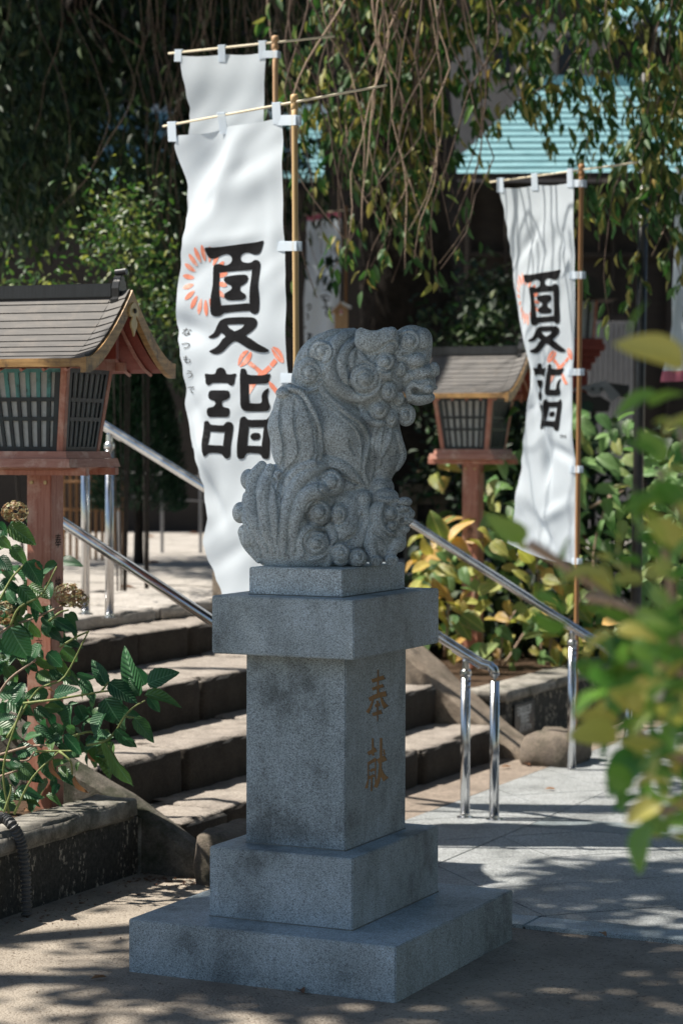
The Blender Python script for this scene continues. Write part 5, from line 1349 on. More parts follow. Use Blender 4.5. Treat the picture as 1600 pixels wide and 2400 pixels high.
# ---------------------------------------------------------------- blurred shrub close to the camera on the right
fg = root('shrub', tuple(kc(.62, 3.1, 0)), 'bright green leafy shrub close to the viewer at the right edge', 'shrub')
FL = [leafmesh('leaf', M['leaf_fg'], .46, 8, .2, .2), leafmesh('leaf', M['leaf_fg'], .40, 8, .4, .35, twist=.5)]
fgl = wloc(fg)
FLs = [(1235,1262,1140,1215,3.1,1),(1235,1290,1205,1230,3.15,.7),(1322,1380,1308,1262,3.15,1.1),(1330,1462,1225,1448,3.05,1),(1250,1392,1330,1425,3.2,.8),(1600,860,1465,780,2.7,1.1),(1475,780,1500,700,2.8,.6),(1545,930,1440,945,2.9,.8),(1520,950,1600,905,2.8,1.4),(1620,1010,1540,960,2.75,1.5),
       (1440,1560,1335,1540,3,1.2),(1460,1560,1400,1640,3,1.3),(1480,1480,1370,1400,3,.9),(1430,1480,1440,1570,3,.9),(1450,1690,1350,1665,3,.9),(1460,1700,1390,1760,3,1),(1480,1850,1415,1790,2.9,1.2),(1530,1930,1470,2030,2.85,1.6),(1560,1960,1500,1880,2.9,1.2),(1500,1760,1420,1850,2.95,1.5),
       (1380,1330,1440,1390,3.1,1),(1500,1330,1420,1290,3,1),(1520,1260,1470,1180,3,1),(1600,1180,1520,1120,2.9,1.2),(1560,1080,1500,1010,2.9,1),(1600,1300,1540,1250,2.9,1.3),(1480,1620,1560,1600,2.9,1.3),(1600,1560,1520,1500,2.9,1.3),(1600,1700,1540,1640,2.8,1.4),(1620,1850,1560,1790,2.8,1.3),(1350,1560,1410,1590,3,1),(1500,1540,1440,1600,3,1.5),(1510,1600,1450,1660,3,1.5),(1520,1680,1462,1730,3,1.4),(1440,1640,1490,1580,2.95,1.3),(1500,1790,1450,1740,3,1.4),(1430,1520,1490,1480,3,1.3),(1480,1740,1520,1820,2.95,1.3)]
for i, (x0, y0, x1, y1, d, wr) in enumerate(FLs):
    b = ad(x0, y0, d); put('leaf', FL[i % 2], fg, b, ad(x1, y1, d - .02), pick_normal(b, .9, .5, .5), fgl, wr * 1.15)
i = 0
while i < 225:
    x, y = RNG.uniform(1360, 1700), RNG.uniform(960, 2000)
    lim = np.interp(y, [960, 1100, 1250, 1400, 1500, 1650, 1800, 1900, 2000], [1550, 1500, 1420, 1365, 1360, 1390, 1420, 1480, 1550])
    if x < lim + RNG.uniform(0, 60): continue
    d = RNG.uniform(2.7, 3.3); a = RNG.uniform(0, 6.28); l = RNG.uniform(70, 115); b = ad(x, y, d)
    put('leaf', FL[i % 2], fg, b, ad(x + math.cos(a) * l, y + math.sin(a) * l * .7, d + RNG.uniform(-.04, .02)), pick_normal(b, 1, .4, .5), fgl, RNG.uniform(.9, 1.4)); i += 1
stems(fg, [[(1370, 1398), (1440, 1410), (1500, 1440), (1560, 1490), (1640, 1560)], [(1640, 1560), (1580, 1440), (1560, 1300), (1520, 1200)], [(1640, 1600), (1560, 1560), (1470, 1560)], [(1470, 1910), (1560, 1900), (1640, 1860)], [(1640, 2600), (1650, 2000), (1640, 1560), (1640, 1200), (1590, 1000)],
           [(1640, 1800), (1530, 1740), (1480, 1700)], [(1640, 1250), (1580, 1180), (1540, 1100)], [(1240, 1275), (1330, 1330), (1440, 1410)]], lambda x, y: (x, y), 2.95, M['twig'], .008, .004, dj=.03)
m_ = MB(); c_ = ad(1532, 1622, 2.95); m_.lathe([(.001, -.014), (.010, -.010), (.014, 0), (.010, .010), (.001, .014)], tuple(c_), 10); m_.build('white_bud', M['whitepaint'], fg, smooth=True)

# ---------------------------------------------------------------- trees
def tree_tube(parent, pts, r0, r1, mat, name, n=12, bumps=0):
    P = catmull([np.array(p, float) for p in pts], 6); m = len(P)
    rr = [r0 + (r1 - r0) * (i / (m - 1)) ** .8 for i in range(m)]
    if bumps: rr = [r * (1 + bumps * noise.noise(Vector((i * .6, r0 * 9, 0)))) for i, r in enumerate(rr)]
    return MB().tube(P, rr, n).build(name, mat, parent, smooth=True)
wt = root('weeping_tree', tuple(kc(.5, 16.6, .7)), 'big weeping tree with dark trunk and long hanging twigs behind the statue', 'tree')
tp = lambda px, py, d: kc(*((lambda q: (q[0], d, q[1]))(pxz(px, py, d))))
# ridged trunk
V = []; Fc = []; NS, NR = 30, 26
for i in range(NR):
    t = i / (NR - 1); z = .5 + t * 6.5; cx = .55 - .26 * t + .06 * math.sin(t * 5); R0 = .39 - .10 * t + .12 * max(0, .12 - t) * 8
    for k in range(NS):
        a = 2 * math.pi * k / NS; r = R0 * (1 + .16 * noise.noise(Vector((math.cos(a) * 1.6, math.sin(a) * 1.6, z * .55))) + .09 * abs(math.sin(a * 4 + z * .5)) + .05 * noise.noise(Vector((a * 3, z * 4, 2))))
        V.append(tuple(kc(cx + r * math.cos(a), 16.6 + r * math.sin(a), z)))
for i in range(NR - 1):
    for k in range(NS): Fc.append((i * NS + k, i * NS + (k + 1) % NS, (i + 1) * NS + (k + 1) % NS, (i + 1) * NS + k))
MB().add(V, Fc).build('trunk', M['bark'], wt, smooth=True)
for pts, r in (([(.4, 16.6, 4.6), (1.2, 15.4, 5.2), (2.4, 13.4, 5.0), (3.6, 13., 4.6)], .10), ([(.35, 16.6, 4.8), (-.6, 15.4, 5.6), (-1.8, 13.4, 5.6), (-3.2, 13.3, 5.2)], .10), ([(.3, 16.6, 5), (.2, 14.6, 5.9), (.3, 12.2, 5.6)], .08),
                ([(.45, 16.6, 4.0), (1.1, 16.4, 4.75), (2.0, 16.2, 4.95), (2.9, 16.2, 4.7)], .05), ([(.35, 16.6, 4.6), (-.5, 16, 5.0), (-1.5, 14.2, 4.7), (-2.6, 14.6, 4.4)], .07)):
    tree_tube(wt, [kc(*p) for p in pts], r, r * .35, M['bark'], 'branch', 9, .15)
WL = [leafmesh('leaf', M['leaf_weep1'], .34, 6, .2, .25), leafmesh('leaf', M['leaf_weep1'], .28, 6, .4, .4)]
X_ = lambda px, d: (px - 800) / F * d
TARGETS = [(-1.21, 1.77, 1.1, .47), (-1.21, 1.77, 1.6, .47), (-1.21, 1.77, 2.0, .47), (-1.21, 1.77, 2.5, .47), (-1.21, 1.77, 2.9, .5), (-.6, 7.4, 1.5, .8), (-2.1, 6.3, 1.8, .6), (-.2, 7.6, 1.6, .8), (-1.6, 2.4, 2.9, .5), (-1.6, 2.4, 3.3, .4), (-.9, 4.4, 1.2, .5), (-.9, 4.4, 1.8, .5), (-.9, 4.4, 2.4, .5), (-.9, 4.4, 3.0, .5),
           (-2., 6.2, .5, .5), (-2., 6.2, 1.1, .5), (-2., 6.2, 1.8, .6), (-1.9, 5.6, .6, .8), (-1.2, 6.2, .6, .8), (-1.9, 7.2, .8, .9), (-1.2, 7.4, .8, .9), (-.6, 7.8, .8, .8), (-1.65, .95, .5, .5), (-1.65, .95, 1.2, .5), (-1.65, .95, 1.9, .6), (-2, 2.5, .6, 1.3), (-4.2, 4.5, .8, 1.3), (-1.45, 6.8, 1.5, .8), (-1., 7.3, 1.4, .8), (-2., 6.6, 1.4, .7)]
SHT = [(-1.21, 1.77, z_, .44) for z_ in (1.0, 1.3, 1.6, 1.9, 2.2, 2.5, 2.8)] + [(-.95, 4.45, z_, .4) for z_ in (1.3, 1.8, 2.3, 2.8)] + [(-1.5, .8, 1.85, .5), (-1.5, .8, 2.1, .45), (-1.5, .8, 1.5, .35), (-1.5, 2.35, 3., .4)]
B3T = [(-.95, 4.45, z_, .42) for z_ in (1.3, 1.7, 2.1, 2.5, 2.9)]
def open_sky(P, keep=.03, extra=(), only=None):
    P = np.asarray(P); ok = np.ones(len(P), bool)
    for (x, y, z, r) in (only or (list(TARGETS) + list(extra))):
        k = (P[:, 2] - z) / SUN_DIR.z; dx, dy = P[:, 0] - SUN_DIR.x * k - x, P[:, 1] - SUN_DIR.y * k - y
        ok &= (dx * dx + dy * dy > r * r) | (P[:, 2] < z) | (RNG.rand(len(P)) < keep)
    return ok
def strands(parent, n, pxr, dr, endf, leafL, n_single, mat, singles, twig_r, clump=1., py0=-260, leafden=.035, nshow=0, bare=.35):
    B, D, N_, Ls = [], [], [], []; TV, TF = [], []; ns = 0; pl = wloc(parent); cand = []
    for s_ in range(n):
        px = RNG.uniform(*pxr); e_ = endf(px)
        if e_ is None: continue
        d = RNG.uniform(*dr); ye = e_ * RNG.uniform(.7, 1.08) - RNG.uniform(0, 60)
        x0, z0 = pxz(px + RNG.normal(0, 30), py0, d); x1, z1 = pxz(px, ye, d)
        if z1 > z0: continue
        m = 10; a1, a2 = RNG.uniform(-.26, .26, 2); dd = RNG.uniform(-.2, .2); P = []
        for i in range(m + 1):
            t = i / m
            P.append(np.array(kc(x0 + (x1 - x0) * t + a1 * math.sin(math.pi * t) + a2 * math.sin(2 * math.pi * t) * .6 + .018 * RNG.normal(), d + dd * math.sin(math.pi * t), z0 + (z1 - z0) * t)))
        P = catmull(P, 2)
        if twig_r < .005 and not open_sky(np.array(P)[::3], 0., only=B3T).all(): pass
        elif s_ < nshow: MB().tube(P, [twig_r * (1.3 - .9 * i / len(P)) for i in range(len(P))], 5).build('hanging_twig', M['twig'] if s_ % 3 == 0 else M['twig_dark'], parent, smooth=True)
        elif s_ % 3 == 0:
            tb = MB().tube(P, [twig_r * .45] * len(P), 3, cap=False); o = len(TV); TV += tb.v; TF += [tuple(i + o for i in f) for f in tb.f]
        # leaves and side twigs
        ln = np.linalg.norm(P[-1] - P[0]); k = int(ln / leafden)
        ph = RNG.uniform(0, 9)
        for i in range(k):
            t = (i + RNG.rand()) / k
            if math.sin(t * ln * 5.5 + ph) + RNG.normal(0, .4) < -bare + (-.9 if t > .93 else 0) * clump: continue
            q = t * (len(P) - 1); j = min(int(q), len(P) - 2); p = P[j] + (P[j + 1] - P[j]) * (q - j)
            side = rv(1)[0] * np.array([1, 1, .3]); side /= np.linalg.norm(side); off = side * RNG.uniform(0, .16) * (1 - .5 * t)
            off[2] -= RNG.uniform(0, .06)
            for _ in range(RNG.randint(1, 4)):
                b = p + off + rv(1)[0] * .012; dr_ = side * .45 + rv(1)[0] * .35 + np.array([0, 0, -1.15])
                l = RNG.uniform(*leafL)
                cand.append((b, dr_, rv(1)[0] * .6 + np.array([-.4, -.6, .5]), l))
    ok = open_sky([c[0] for c in cand], .04); cand = [c for c, k_ in zip(cand, ok) if k_]
    RNG.shuffle(cand) if 0 else None
    idx = RNG.permutation(len(cand)); keep = set(idx[:n_single].tolist())
    for i in idx[:n_single]:
        b, dr_, nn, l = cand[i]; dr_ = dr_ / np.linalg.norm(dr_); put('leaf', singles[i % 2], parent, b, b + dr_ * l, nn, pl, 1)
    rest = [c for i, c in enumerate(cand) if i not in keep]
    stuff_leaves('foliage', mat, parent, [c[0] for c in rest], [c[1] for c in rest], [c[2] for c in rest], [c[3] for c in rest], [c[3] * .36 for c in rest])
    if TV: npmesh('fine_twigs', TV, [f for f in TF if len(f) == 4], M['twig_dark'], parent, kind='stuff')
    print('strand leaves', len(cand))
def end_r(px):
    tab = [(690, 330), (760, 520), (830, 640), (900, 520), (960, 640), (1040, 560), (1080, 330), (1150, 330), (1230, 280), (1300, 350), (1360, 640), (1450, 720), (1500, 560), (1600, 680), (1700, 700)]
    v = float(np.interp(px, [t[0] for t in tab], [t[1] for t in tab]))
    if 1060 < px < 1560 and RNG.rand() < (.24 if px < 1330 else .32): return None
    return v if RNG.rand() > .35 else v * .55
strands(wt, 215, (700, 1720), (11.6, 13.8), end_r, (.07, .11), 200, M['leaf_weep'], WL, .0048, nshow=30, bare=.1, leafden=.031)
strands(wt, 42, (740, 1060), (11.2, 12.2), lambda px: 650, (.07, .11), 90, M['leaf_weep'], WL, .0052, nshow=42, bare=-.2, leafden=.042)
def end_m(px):
    if 225 < px < 335: return 200
    if 640 < px < 735: return 235
    return float(np.interp(px, [0, 220, 340, 420, 620, 760], [600, 520, 640, 900, 800, 620]))
# left evergreen: dark hanging mass
lt_ = root('evergreen_tree', tuple(kc(-2.9, 15, .7)), 'dark evergreen tree filling the upper left behind the lantern', 'tree')
tree_tube(lt_, [kc(-2.7, 15.5, .6), kc(-2.6, 15.4, 2.5), kc(-2.3, 15.2, 4.5), kc(-2.2, 15, 7)], .2, .09, M['bark'], 'trunk', 12, .2)
tree_tube(lt_, [kc(-2.4, 15.3, 3.6), kc(-1.6, 14.6, 4.6), kc(-.8, 14.2, 5.2)], .08, .03, M['bark'], 'branch', 8, .2)
EL = [leafmesh('leaf', M['leaf_dark1'], .42, 6, .2, .2), leafmesh('leaf', M['leaf_dark1'], .36, 6, .35, .3)]
strands(lt_, 420, (-120, 760), (13.2, 16.6), end_m, (.06, .10), 290, M['leaf_dark'], EL, .006, nshow=0, bare=.8, leafden=.021, clump=.2)
# canopies above the frame
def crown(parent, boxes, n, L, mat, name='foliage', wr=.4):
    B = []
    for (x0, x1, d0, d1, z0, z1), f in boxes:
        m = int(n * f); c = np.stack([RNG.uniform(x0, x1, m), RNG.uniform(d0, d1, m), RNG.uniform(z0, z1, m)], 1)
        cl = np.stack([RNG.uniform(x0, x1, 50), RNG.uniform(d0, d1, 50), RNG.uniform(z0, z1, 50)], 1); k = RNG.randint(0, 50, m)
        c = cl[k] + (c - cl[k]) * .3 + RNG.normal(0, .25, (m, 3)); c[:, 2] = np.maximum(c[:, 2], z0 - .2)
        B += [np.array(kc(*q)) for q in c]
    B = np.array(B); B = B[open_sky(B)]
    W1 = [(kc(X_(px, 12.5), 12.5, z_)[0], kc(X_(px, 12.5), 12.5, z_)[1], z_, .45) for px in (760, 900, 1020, 1150, 1350) for z_ in (2.6, 3.4, 4.1)]
    B = B[open_sky(B, .6, W1)]
    m = len(B); s_ = RNG.uniform(L[0], L[1], m); stuff_leaves(name, mat, parent, B, rv(m) + np.array([0, 0, -.7]), rv(m, .6) + np.array([0, 0, .7]), s_, s_ * wr)
crown(wt, [((-2.2, 4.6, 11.5, 16.5, 4.9, 6.6), 1)], 15000, (.09, .14), M['leaf_weep'])
crown(lt_, [((-5.5, -.3, 12.5, 17, 4.9, 7.2), 1)], 13000, (.09, .14), M['leaf_dark'])
# green shrub lit by sun behind the near lantern
def leafy_shrub(name, label, cx, d, z, w_, h, n, nsing, mat, single, L, px_poly=None, stem_mat='twig_dark'):
    rt = root(name, tuple(kc(cx, d, ZL if d > 9 else 0)), label, 'shrub'); pl = wloc(rt)
    cl = np.stack([RNG.normal(0, w_ * .4, 46), RNG.normal(0, .35, 46), RNG.uniform(0, h, 46)], 1)
    k = RNG.randint(0, 46, n); q = cl[k] + RNG.normal(0, .10, (n, 3)); B = [np.array(kc(cx + a, d + b, z + c)) for a, b, c in q]
    dr_ = rv(n) + np.array([0, 0, .1]); nn = rv(n, .5) + np.array([-.3, -.4, .8]); l = RNG.uniform(*L, n)
    me = [leafmesh('leaf', single, .5, 5, .2, .2)]
    for i in range(nsing): u = dr_[i] / np.linalg.norm(dr_[i]); put('leaf', me[0], rt, B[i], B[i] + u * l[i], nn[i], pl, 1)
    stuff_leaves('foliage', mat, rt, B[nsing:], dr_[nsing:], nn[nsing:], l[nsing:], l[nsing:] * .5)
    for i in range(5):
        a = RNG.normal(0, w_ * .3); tree_tube(rt, [kc(cx + a * .2, d, ZL - .1), kc(cx + a * .6, d, z + h * .3), kc(cx + a, d, z + h * .8)], .005, .003, M['darkwood'], 'stem', 5)
    return rt
x_, z_ = pxz(285, 560, 12.6)
leafy_shrub('shrub', 'sunlit yellow green small leaved shrub above the near lantern roof', x_, 12.6, z_ - .12, .22, .36, 800, 150, M['leaf_bush'], M['leaf_bush1'], (.03, .055))
x_, z_ = pxz(90, 620, 12.4)
leafy_shrub('shrub', 'green small leaved shrub rising just behind the lantern ridge', x_, 12.4, z_ - .45, .5, .40, 600, 120, M['leaf_bush'], M['leaf_bush1'], (.03, .055))
x_, z_ = pxz(345, 740, 12.8)
leafy_shrub('shrub', 'small leafy shoot beside the lantern gable', x_, 12.8, z_ - .1, .12, .3, 420, 60, M['leaf_bush'], M['leaf_bush1'], (.03, .05))
x_, z_ = pxz(1180, 640, 15.2)
leafy_shrub('shrub', 'dark shrub between the tree trunk and the far banner', x_ - .1, 15.2, 1.2, .45, 1.6, 3500, 60, M['leaf_dark'], M['leaf_dark1'], (.06, .09))
# dark conifer
cf = root('conifer', tuple(kc(pxz(325, 1000, 15.4)[0], 15.4, ZL)), 'dim round conifer behind the near lantern gable', 'tree'); x_ = pxz(325, 1000, 15.4)[0]
n = 9000; t = RNG.uniform(0, 1, n) ** .8; a = RNG.uniform(0, 6.28, n); r = (.26 * np.sqrt(np.clip(1 - t ** 1.5, 0, 1)) + .03) * RNG.uniform(.75, 1.08, n)
B = [np.array(kc(x_ + q * math.cos(b), 15.4 + q * math.sin(b), ZL + .35 + 1.0 * c)) for q, b, c in zip(r, a, t)]
D = np.stack([np.cos(a) * Rt[0] + np.sin(a) * Fw[0], np.cos(a) * Rt[1] + np.sin(a) * Fw[1], np.full(n, 1.)], 1) + rv(n, .3)
stuff_leaves('needles', M['conifer'], cf, B, D, rv(n), np.full(n, .07), np.full(n, .012))
tree_tube(cf, [kc(x_, 15.4, ZL - .05), kc(x_, 15.4, ZL + .8)], .04, .02, M['bark'], 'trunk', 8)

# tree overhead that shades the pedestal; its crown stays above the picture
sh = root('shade_tree', (-7.2, -4.5, 0), 'tall broadleaf tree left of the view whose boughs shade the pedestal', 'tree')
tree_tube(sh, [(-7.2, -4.5, -.1), (-6.9, -4.2, 2), (-6.3, -3.6, 4), (-5.2, -2.6, 5.6)], .26, .14, M['bark'], 'trunk', 14, .15)
for pts in ([(-5.2, -2.6, 5.6), (-4, -2, 6), (-2.6, -1.4, 6.1), (-1.4, -1, 5.9)], [(-5.2, -2.6, 5.6), (-3.6, -.6, 6.2), (-2, .8, 6.3), (-.6, 1.6, 6.2)], [(-4.6, -2.4, 5.8), (-3, -2.8, 6.2), (-1.2, -2.6, 6.1)]):
    tree_tube(sh, pts, .10, .03, M['bark'], 'branch', 8, .1)
def shade(gx, gy):
    """how thick the boughs are along the sun's path to this spot of the ground, 0..1"""
    if gx < -1.3: return 0.
    if gy < .95:
        lim = -.36 if gy > -.55 else -.36 + (-.55 - gy) * .6
        if gx < lim - .3: return .03
        return min(1., .06 + max(0, gx - lim + .1) * 4)
    if gx < .08: return 0.
    if 1.9 + .4 * gx < gy < 2.6 + .4 * gx and gx < .95: return .05
    if gy > 4.4: return .6 if gx > .6 else .1
    return .93 if gx > .25 else .45
B = []; hs_ = []
cl = RNG.uniform(0, 1, (1150, 2)) * np.array([5.6, 8.2]) + np.array([-1.4, -3.4])
for c_ in cl:
    den = shade(*c_)
    m = int((44 if c_[1] < .9 and den > .7 else 30) * den + (RNG.rand() < den) * 8)
    z = RNG.uniform(5.0, 6.6)
    q = c_ + RNG.normal(0, .15, (m, 2)); zz = z + RNG.normal(0, .12, m)
    for (gx, gy), z1 in zip(q, zz):
        k = z1 / SUN_DIR.z; B.append((gx + SUN_DIR.x * k, gy + SUN_DIR.y * k, z1))
q = np.stack([RNG.uniform(-2.4, 4.2, 230), RNG.uniform(-4.2, 2.6, 230), RNG.uniform(5.0, 6.8, 230)], 1); q = q[RNG.randint(0, 230, 9500)] + RNG.normal(0, .27, (9500, 3)); q[:, 2] = np.maximum(q[:, 2], 4.8)
B = np.array(B + [tuple(p) for p in q if shade(p[0] - SUN_DIR.x / SUN_DIR.z * p[2], p[1] - SUN_DIR.y / SUN_DIR.z * p[2]) > .3]); B = B[open_sky(B, .0, only=SHT)]; n = len(B); s_ = RNG.uniform(.09, .15, n); print('shade leaves', n)
stuff_leaves('foliage', M['leaf_dark'], sh, B, rv(n) + np.array([0, 0, -.4]), rv(n, .35) + np.array([-.4, -.2, .9]), s_, s_ * .55)

# unseen tree added at the right to block skylight on right-turned faces
blocker_tree = root('skylight_blocker_tree', (5.6, 1.2, 0), 'dense tree added out of view to block skylight from the right', 'tree')
tree_tube(blocker_tree, [(5.6, 1.2, -.1), (5.5, 1.1, 1.6), (5.4, 1.0, 3.2), (5.2, .9, 4.6)], .2, .09, M['bark'], 'trunk', 12, .15)
n = 26000; q = rv(n); q /= np.linalg.norm(q, axis=1, keepdims=True); q *= RNG.uniform(.6, 1, (n, 1)); B = q * np.array([2.0, 7.0, 4.4]) + np.array([6.0, 1.2, 4.6]); B = B[B[:, 2] > .35]; n = len(B); s_ = RNG.uniform(.16, .26, n)
stuff_leaves('foliage', M['leaf_dark'], blocker_tree, B, rv(n) + np.array([0, 0, -.5]), rv(n, .5) + np.array([-.6, 0, .6]), s_, s_ * .6)

# ---------------------------------------------------------------- buildings behind
def cbox(x0, x1, d0, d1, z0, z1):
    P = [kc(x, d, z) for z in (z0, z1) for d in (d0, d1) for x in (x0, x1)]
    return MB().add(P, [(0, 2, 3, 1), (4, 5, 7, 6), (0, 1, 5, 4), (2, 6, 7, 3), (0, 4, 6, 2), (1, 3, 7, 5)])
def roof_rows(parent, corners, n, mat, thick=.03):
    """corners: eave-left, eave-right, ridge-right, ridge-left; lapped horizontal courses, each its own panel"""
    a, b, c, d = [Vector(p) for p in corners]
    nn = (b - a).cross(d - a).normalized()
    if nn.z < 0: nn = -nn
    for i in range(n):
        t0, t1 = i / n, (i + 1) / n
        p, q, r, s_ = a.lerp(d, t0), b.lerp(c, t0), b.lerp(c, t1), a.lerp(d, t1)
        MB().hexa([p - nn * .01, q - nn * .01, r - nn * .01, s_ - nn * .01], [p + nn * thick, q + nn * thick, r + nn * .006, s_ + nn * .006]).build('roof_panel', mat, parent)
RB = root('shrine_hall', tuple(kc(3.2, 21, ZL)), 'dark hall with a turquoise ribbed roof behind the weeping tree at right', 'building')
X = lambda px, d: (px - 800) / F * d
Zp = lambda py, d: 1.6 + (1040 - py) / F * d
d0, d1 = 19.6, 21.6
ev = kc(X(1030, d0), d0, Zp(415, d0)), kc(X(1760, d0), d0, Zp(408, d0))
roof_rows(RB, (ev[0], ev[1], kc(X(1760, d1), d1, Zp(205, d1)), kc(X(1250, d1), d1, Zp(205, d1))), 15, M['turq'])
cbox(X(1230, d1), X(1780, d1), d1 - .05, d1 + .1, Zp(205, d1) - .02, Zp(182, d1)).build('ridge_cap', M['turq'], RB)
MB().hexa([kc(X(1030, d0), d0 - .02, Zp(420, d0)), kc(X(1760, d0), d0 - .02, Zp(413, d0)), kc(X(1760, d0), d0 + .1, Zp(413, d0)), kc(X(1030, d0), d0 + .1, Zp(420, d0))],
          [kc(X(1030, d0), d0 - .02, Zp(408, d0)), kc(X(1760, d0), d0 - .02, Zp(401, d0)), kc(X(1760, d0), d0 + .1, Zp(401, d0)), kc(X(1030, d0), d0 + .1, Zp(408, d0))]).build('eave_board', M['darkwood'], RB)
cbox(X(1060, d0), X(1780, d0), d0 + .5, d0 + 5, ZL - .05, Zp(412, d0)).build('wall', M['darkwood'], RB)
for a, b in ((1090, 1100), (1180, 1186), (1290, 1297), (1430, 1436), (1560, 1568)): cbox(X(a, 20), X(b, 20), 20.02, 20.09, ZL, Zp(430, 20)).build('pillar', M['darkwood'], RB)
cbox(X(1100, 20), X(1560, 20), 20.03, 20.08, Zp(600, 20), Zp(590, 20)).build('tie_beam', M['darkwood'], RB)
for k in range(9): cbox(X(1372 + k * 12, 19.5), X(1382.5 + k * 12, 19.5), 19.42, 19.47, ZL - .02, Zp(752, 19.5)).build('siding_panel', M['greymetal'], RB)
cbox(X(1365, 19.5), X(1485, 19.5), 19.475, 19.5, Zp(752, 19.5), Zp(735, 19.5)).build('lintel', M['darkwood'], RB)
UB = root('storeyed_house', tuple(kc(2.5, 25, ZL)), 'beige rendered upper storey rising behind the turquoise roof', 'building')
cbox(X(1040, 24), X(1460, 24), 24, 28, ZL - .03, Zp(60, 24)).build('wall', M['beige'], UB)
cbox(X(650, 26), X(745, 26), 25.9, 26.1, Zp(275, 26), Zp(262, 26)).build('eave_board', M['whitepaint'], UB)
for a, b in ((1150, 1190), (1300, 1345)):
    f_ = cbox(X(a, 24), X(b, 24), 23.95, 23.999, Zp(190, 24), Zp(90, 24)).build('window', M['darkwood'], UB); cbox(X(a + 4, 24), X(b - 4, 24), 23.93, 23.949, Zp(186, 24), Zp(94, 24)).build('pane', M['plaque'], f_)
roof_rows(UB, (kc(X(1440, 22.5), 22.5, Zp(45, 22.5)), kc(X(1900, 22.5), 22.5, Zp(130, 22.5)), kc(X(1900, 24.5), 24.5, Zp(-160, 24.5)), kc(X(1400, 24.5), 24.5, Zp(-160, 24.5))), 8, M['turq'])
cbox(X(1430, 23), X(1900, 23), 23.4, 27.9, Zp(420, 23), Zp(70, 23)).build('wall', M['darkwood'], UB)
LB = root('low_hall', tuple(kc(-1.4, 22, ZL)), 'low dark hall with a turquoise roof glimpsed behind the left banners', 'building')
d0, d1 = 20.6, 22.4
roof_rows(LB, (kc(X(180, d0), d0, Zp(432, d0)), kc(X(760, d0), d0, Zp(425, d0)), kc(X(745, d1), d1, Zp(280, d1)), kc(X(200, d1), d1, Zp(262, d1))), 13, M['turq'])
cbox(X(190, d1), X(770, d1), d1 - .04, d1 + .12, Zp(276, d1), Zp(252, d1)).build('ridge_cap', M['whitepaint'], LB)
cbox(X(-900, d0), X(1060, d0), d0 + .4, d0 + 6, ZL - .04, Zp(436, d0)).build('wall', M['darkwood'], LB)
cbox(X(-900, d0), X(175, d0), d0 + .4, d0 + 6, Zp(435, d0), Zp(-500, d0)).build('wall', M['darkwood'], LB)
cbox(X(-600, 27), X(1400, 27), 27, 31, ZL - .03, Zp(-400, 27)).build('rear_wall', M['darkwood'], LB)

# ---------------------------------------------------------------- small things in the background
lp = root('lamp_post', tuple(kc(X(1500, 12.6), 12.6, .2)), 'tall black lamp post behind the far hydrangea', 'lamp post')
MB().tube([kc(X(1487, 12.6), 12.6, -.02), kc(X(1505, 12.6), 12.6, Zp(175, 12.6))], [.032, .027], 14).build('pole', M['black'], lp, smooth=True)
MB().lathe([(.05, 0), (.05, .02), (.034, .05)], tuple(kc(X(1487, 12.6), 12.6, 0)), 14).build('base_collar', M['black'], lp)
MB().lathe([(.012, 0), (.012, .05), (.05, .09), (.06, .25), (.07, .27), (.02, .33)], tuple(kc(X(1505, 12.6), 12.6, Zp(178, 12.6))), 14).build('lamp_head', M['black'], lp, smooth=True)

hl2 = root('vermilion_lantern', tuple(kc(X(1370, 16), 16, ZL)), 'dark vermilion post lantern half hidden behind the brown banner pole', 'lantern')
def kbx(name, x0, x1, dd, z0, z1, mt, x0b=None, x1b=None):
    x0b = x0 if x0b is None else x0b; x1b = x1 if x1b is None else x1b
    A_ = [kc(x0, 16 - dd, z0), kc(x1, 16 - dd, z0), kc(x1, 16 + dd, z0), kc(x0, 16 + dd, z0)]; B_ = [kc(x0b, 16 - dd, z1), kc(x1b, 16 - dd, z1), kc(x1b, 16 + dd, z1), kc(x0b, 16 + dd, z1)]
    return MB().hexa(A_, B_).build(name, mt, hl2, bevel=.004)
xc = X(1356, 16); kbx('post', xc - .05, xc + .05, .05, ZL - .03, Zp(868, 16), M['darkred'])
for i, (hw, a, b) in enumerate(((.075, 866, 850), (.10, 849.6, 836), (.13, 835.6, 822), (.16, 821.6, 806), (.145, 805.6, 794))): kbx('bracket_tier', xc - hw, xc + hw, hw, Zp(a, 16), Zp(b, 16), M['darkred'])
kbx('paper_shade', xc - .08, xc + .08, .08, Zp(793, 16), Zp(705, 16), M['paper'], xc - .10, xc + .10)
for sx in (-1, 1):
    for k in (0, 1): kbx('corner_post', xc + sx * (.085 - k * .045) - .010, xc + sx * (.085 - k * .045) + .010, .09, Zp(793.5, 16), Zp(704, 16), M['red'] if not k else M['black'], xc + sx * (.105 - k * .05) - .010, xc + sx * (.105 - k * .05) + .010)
kbx('roof', xc - .24, xc + .24, .24, Zp(703.5, 16), Zp(650, 16), M['darkwood'], xc - .05, xc + .05)

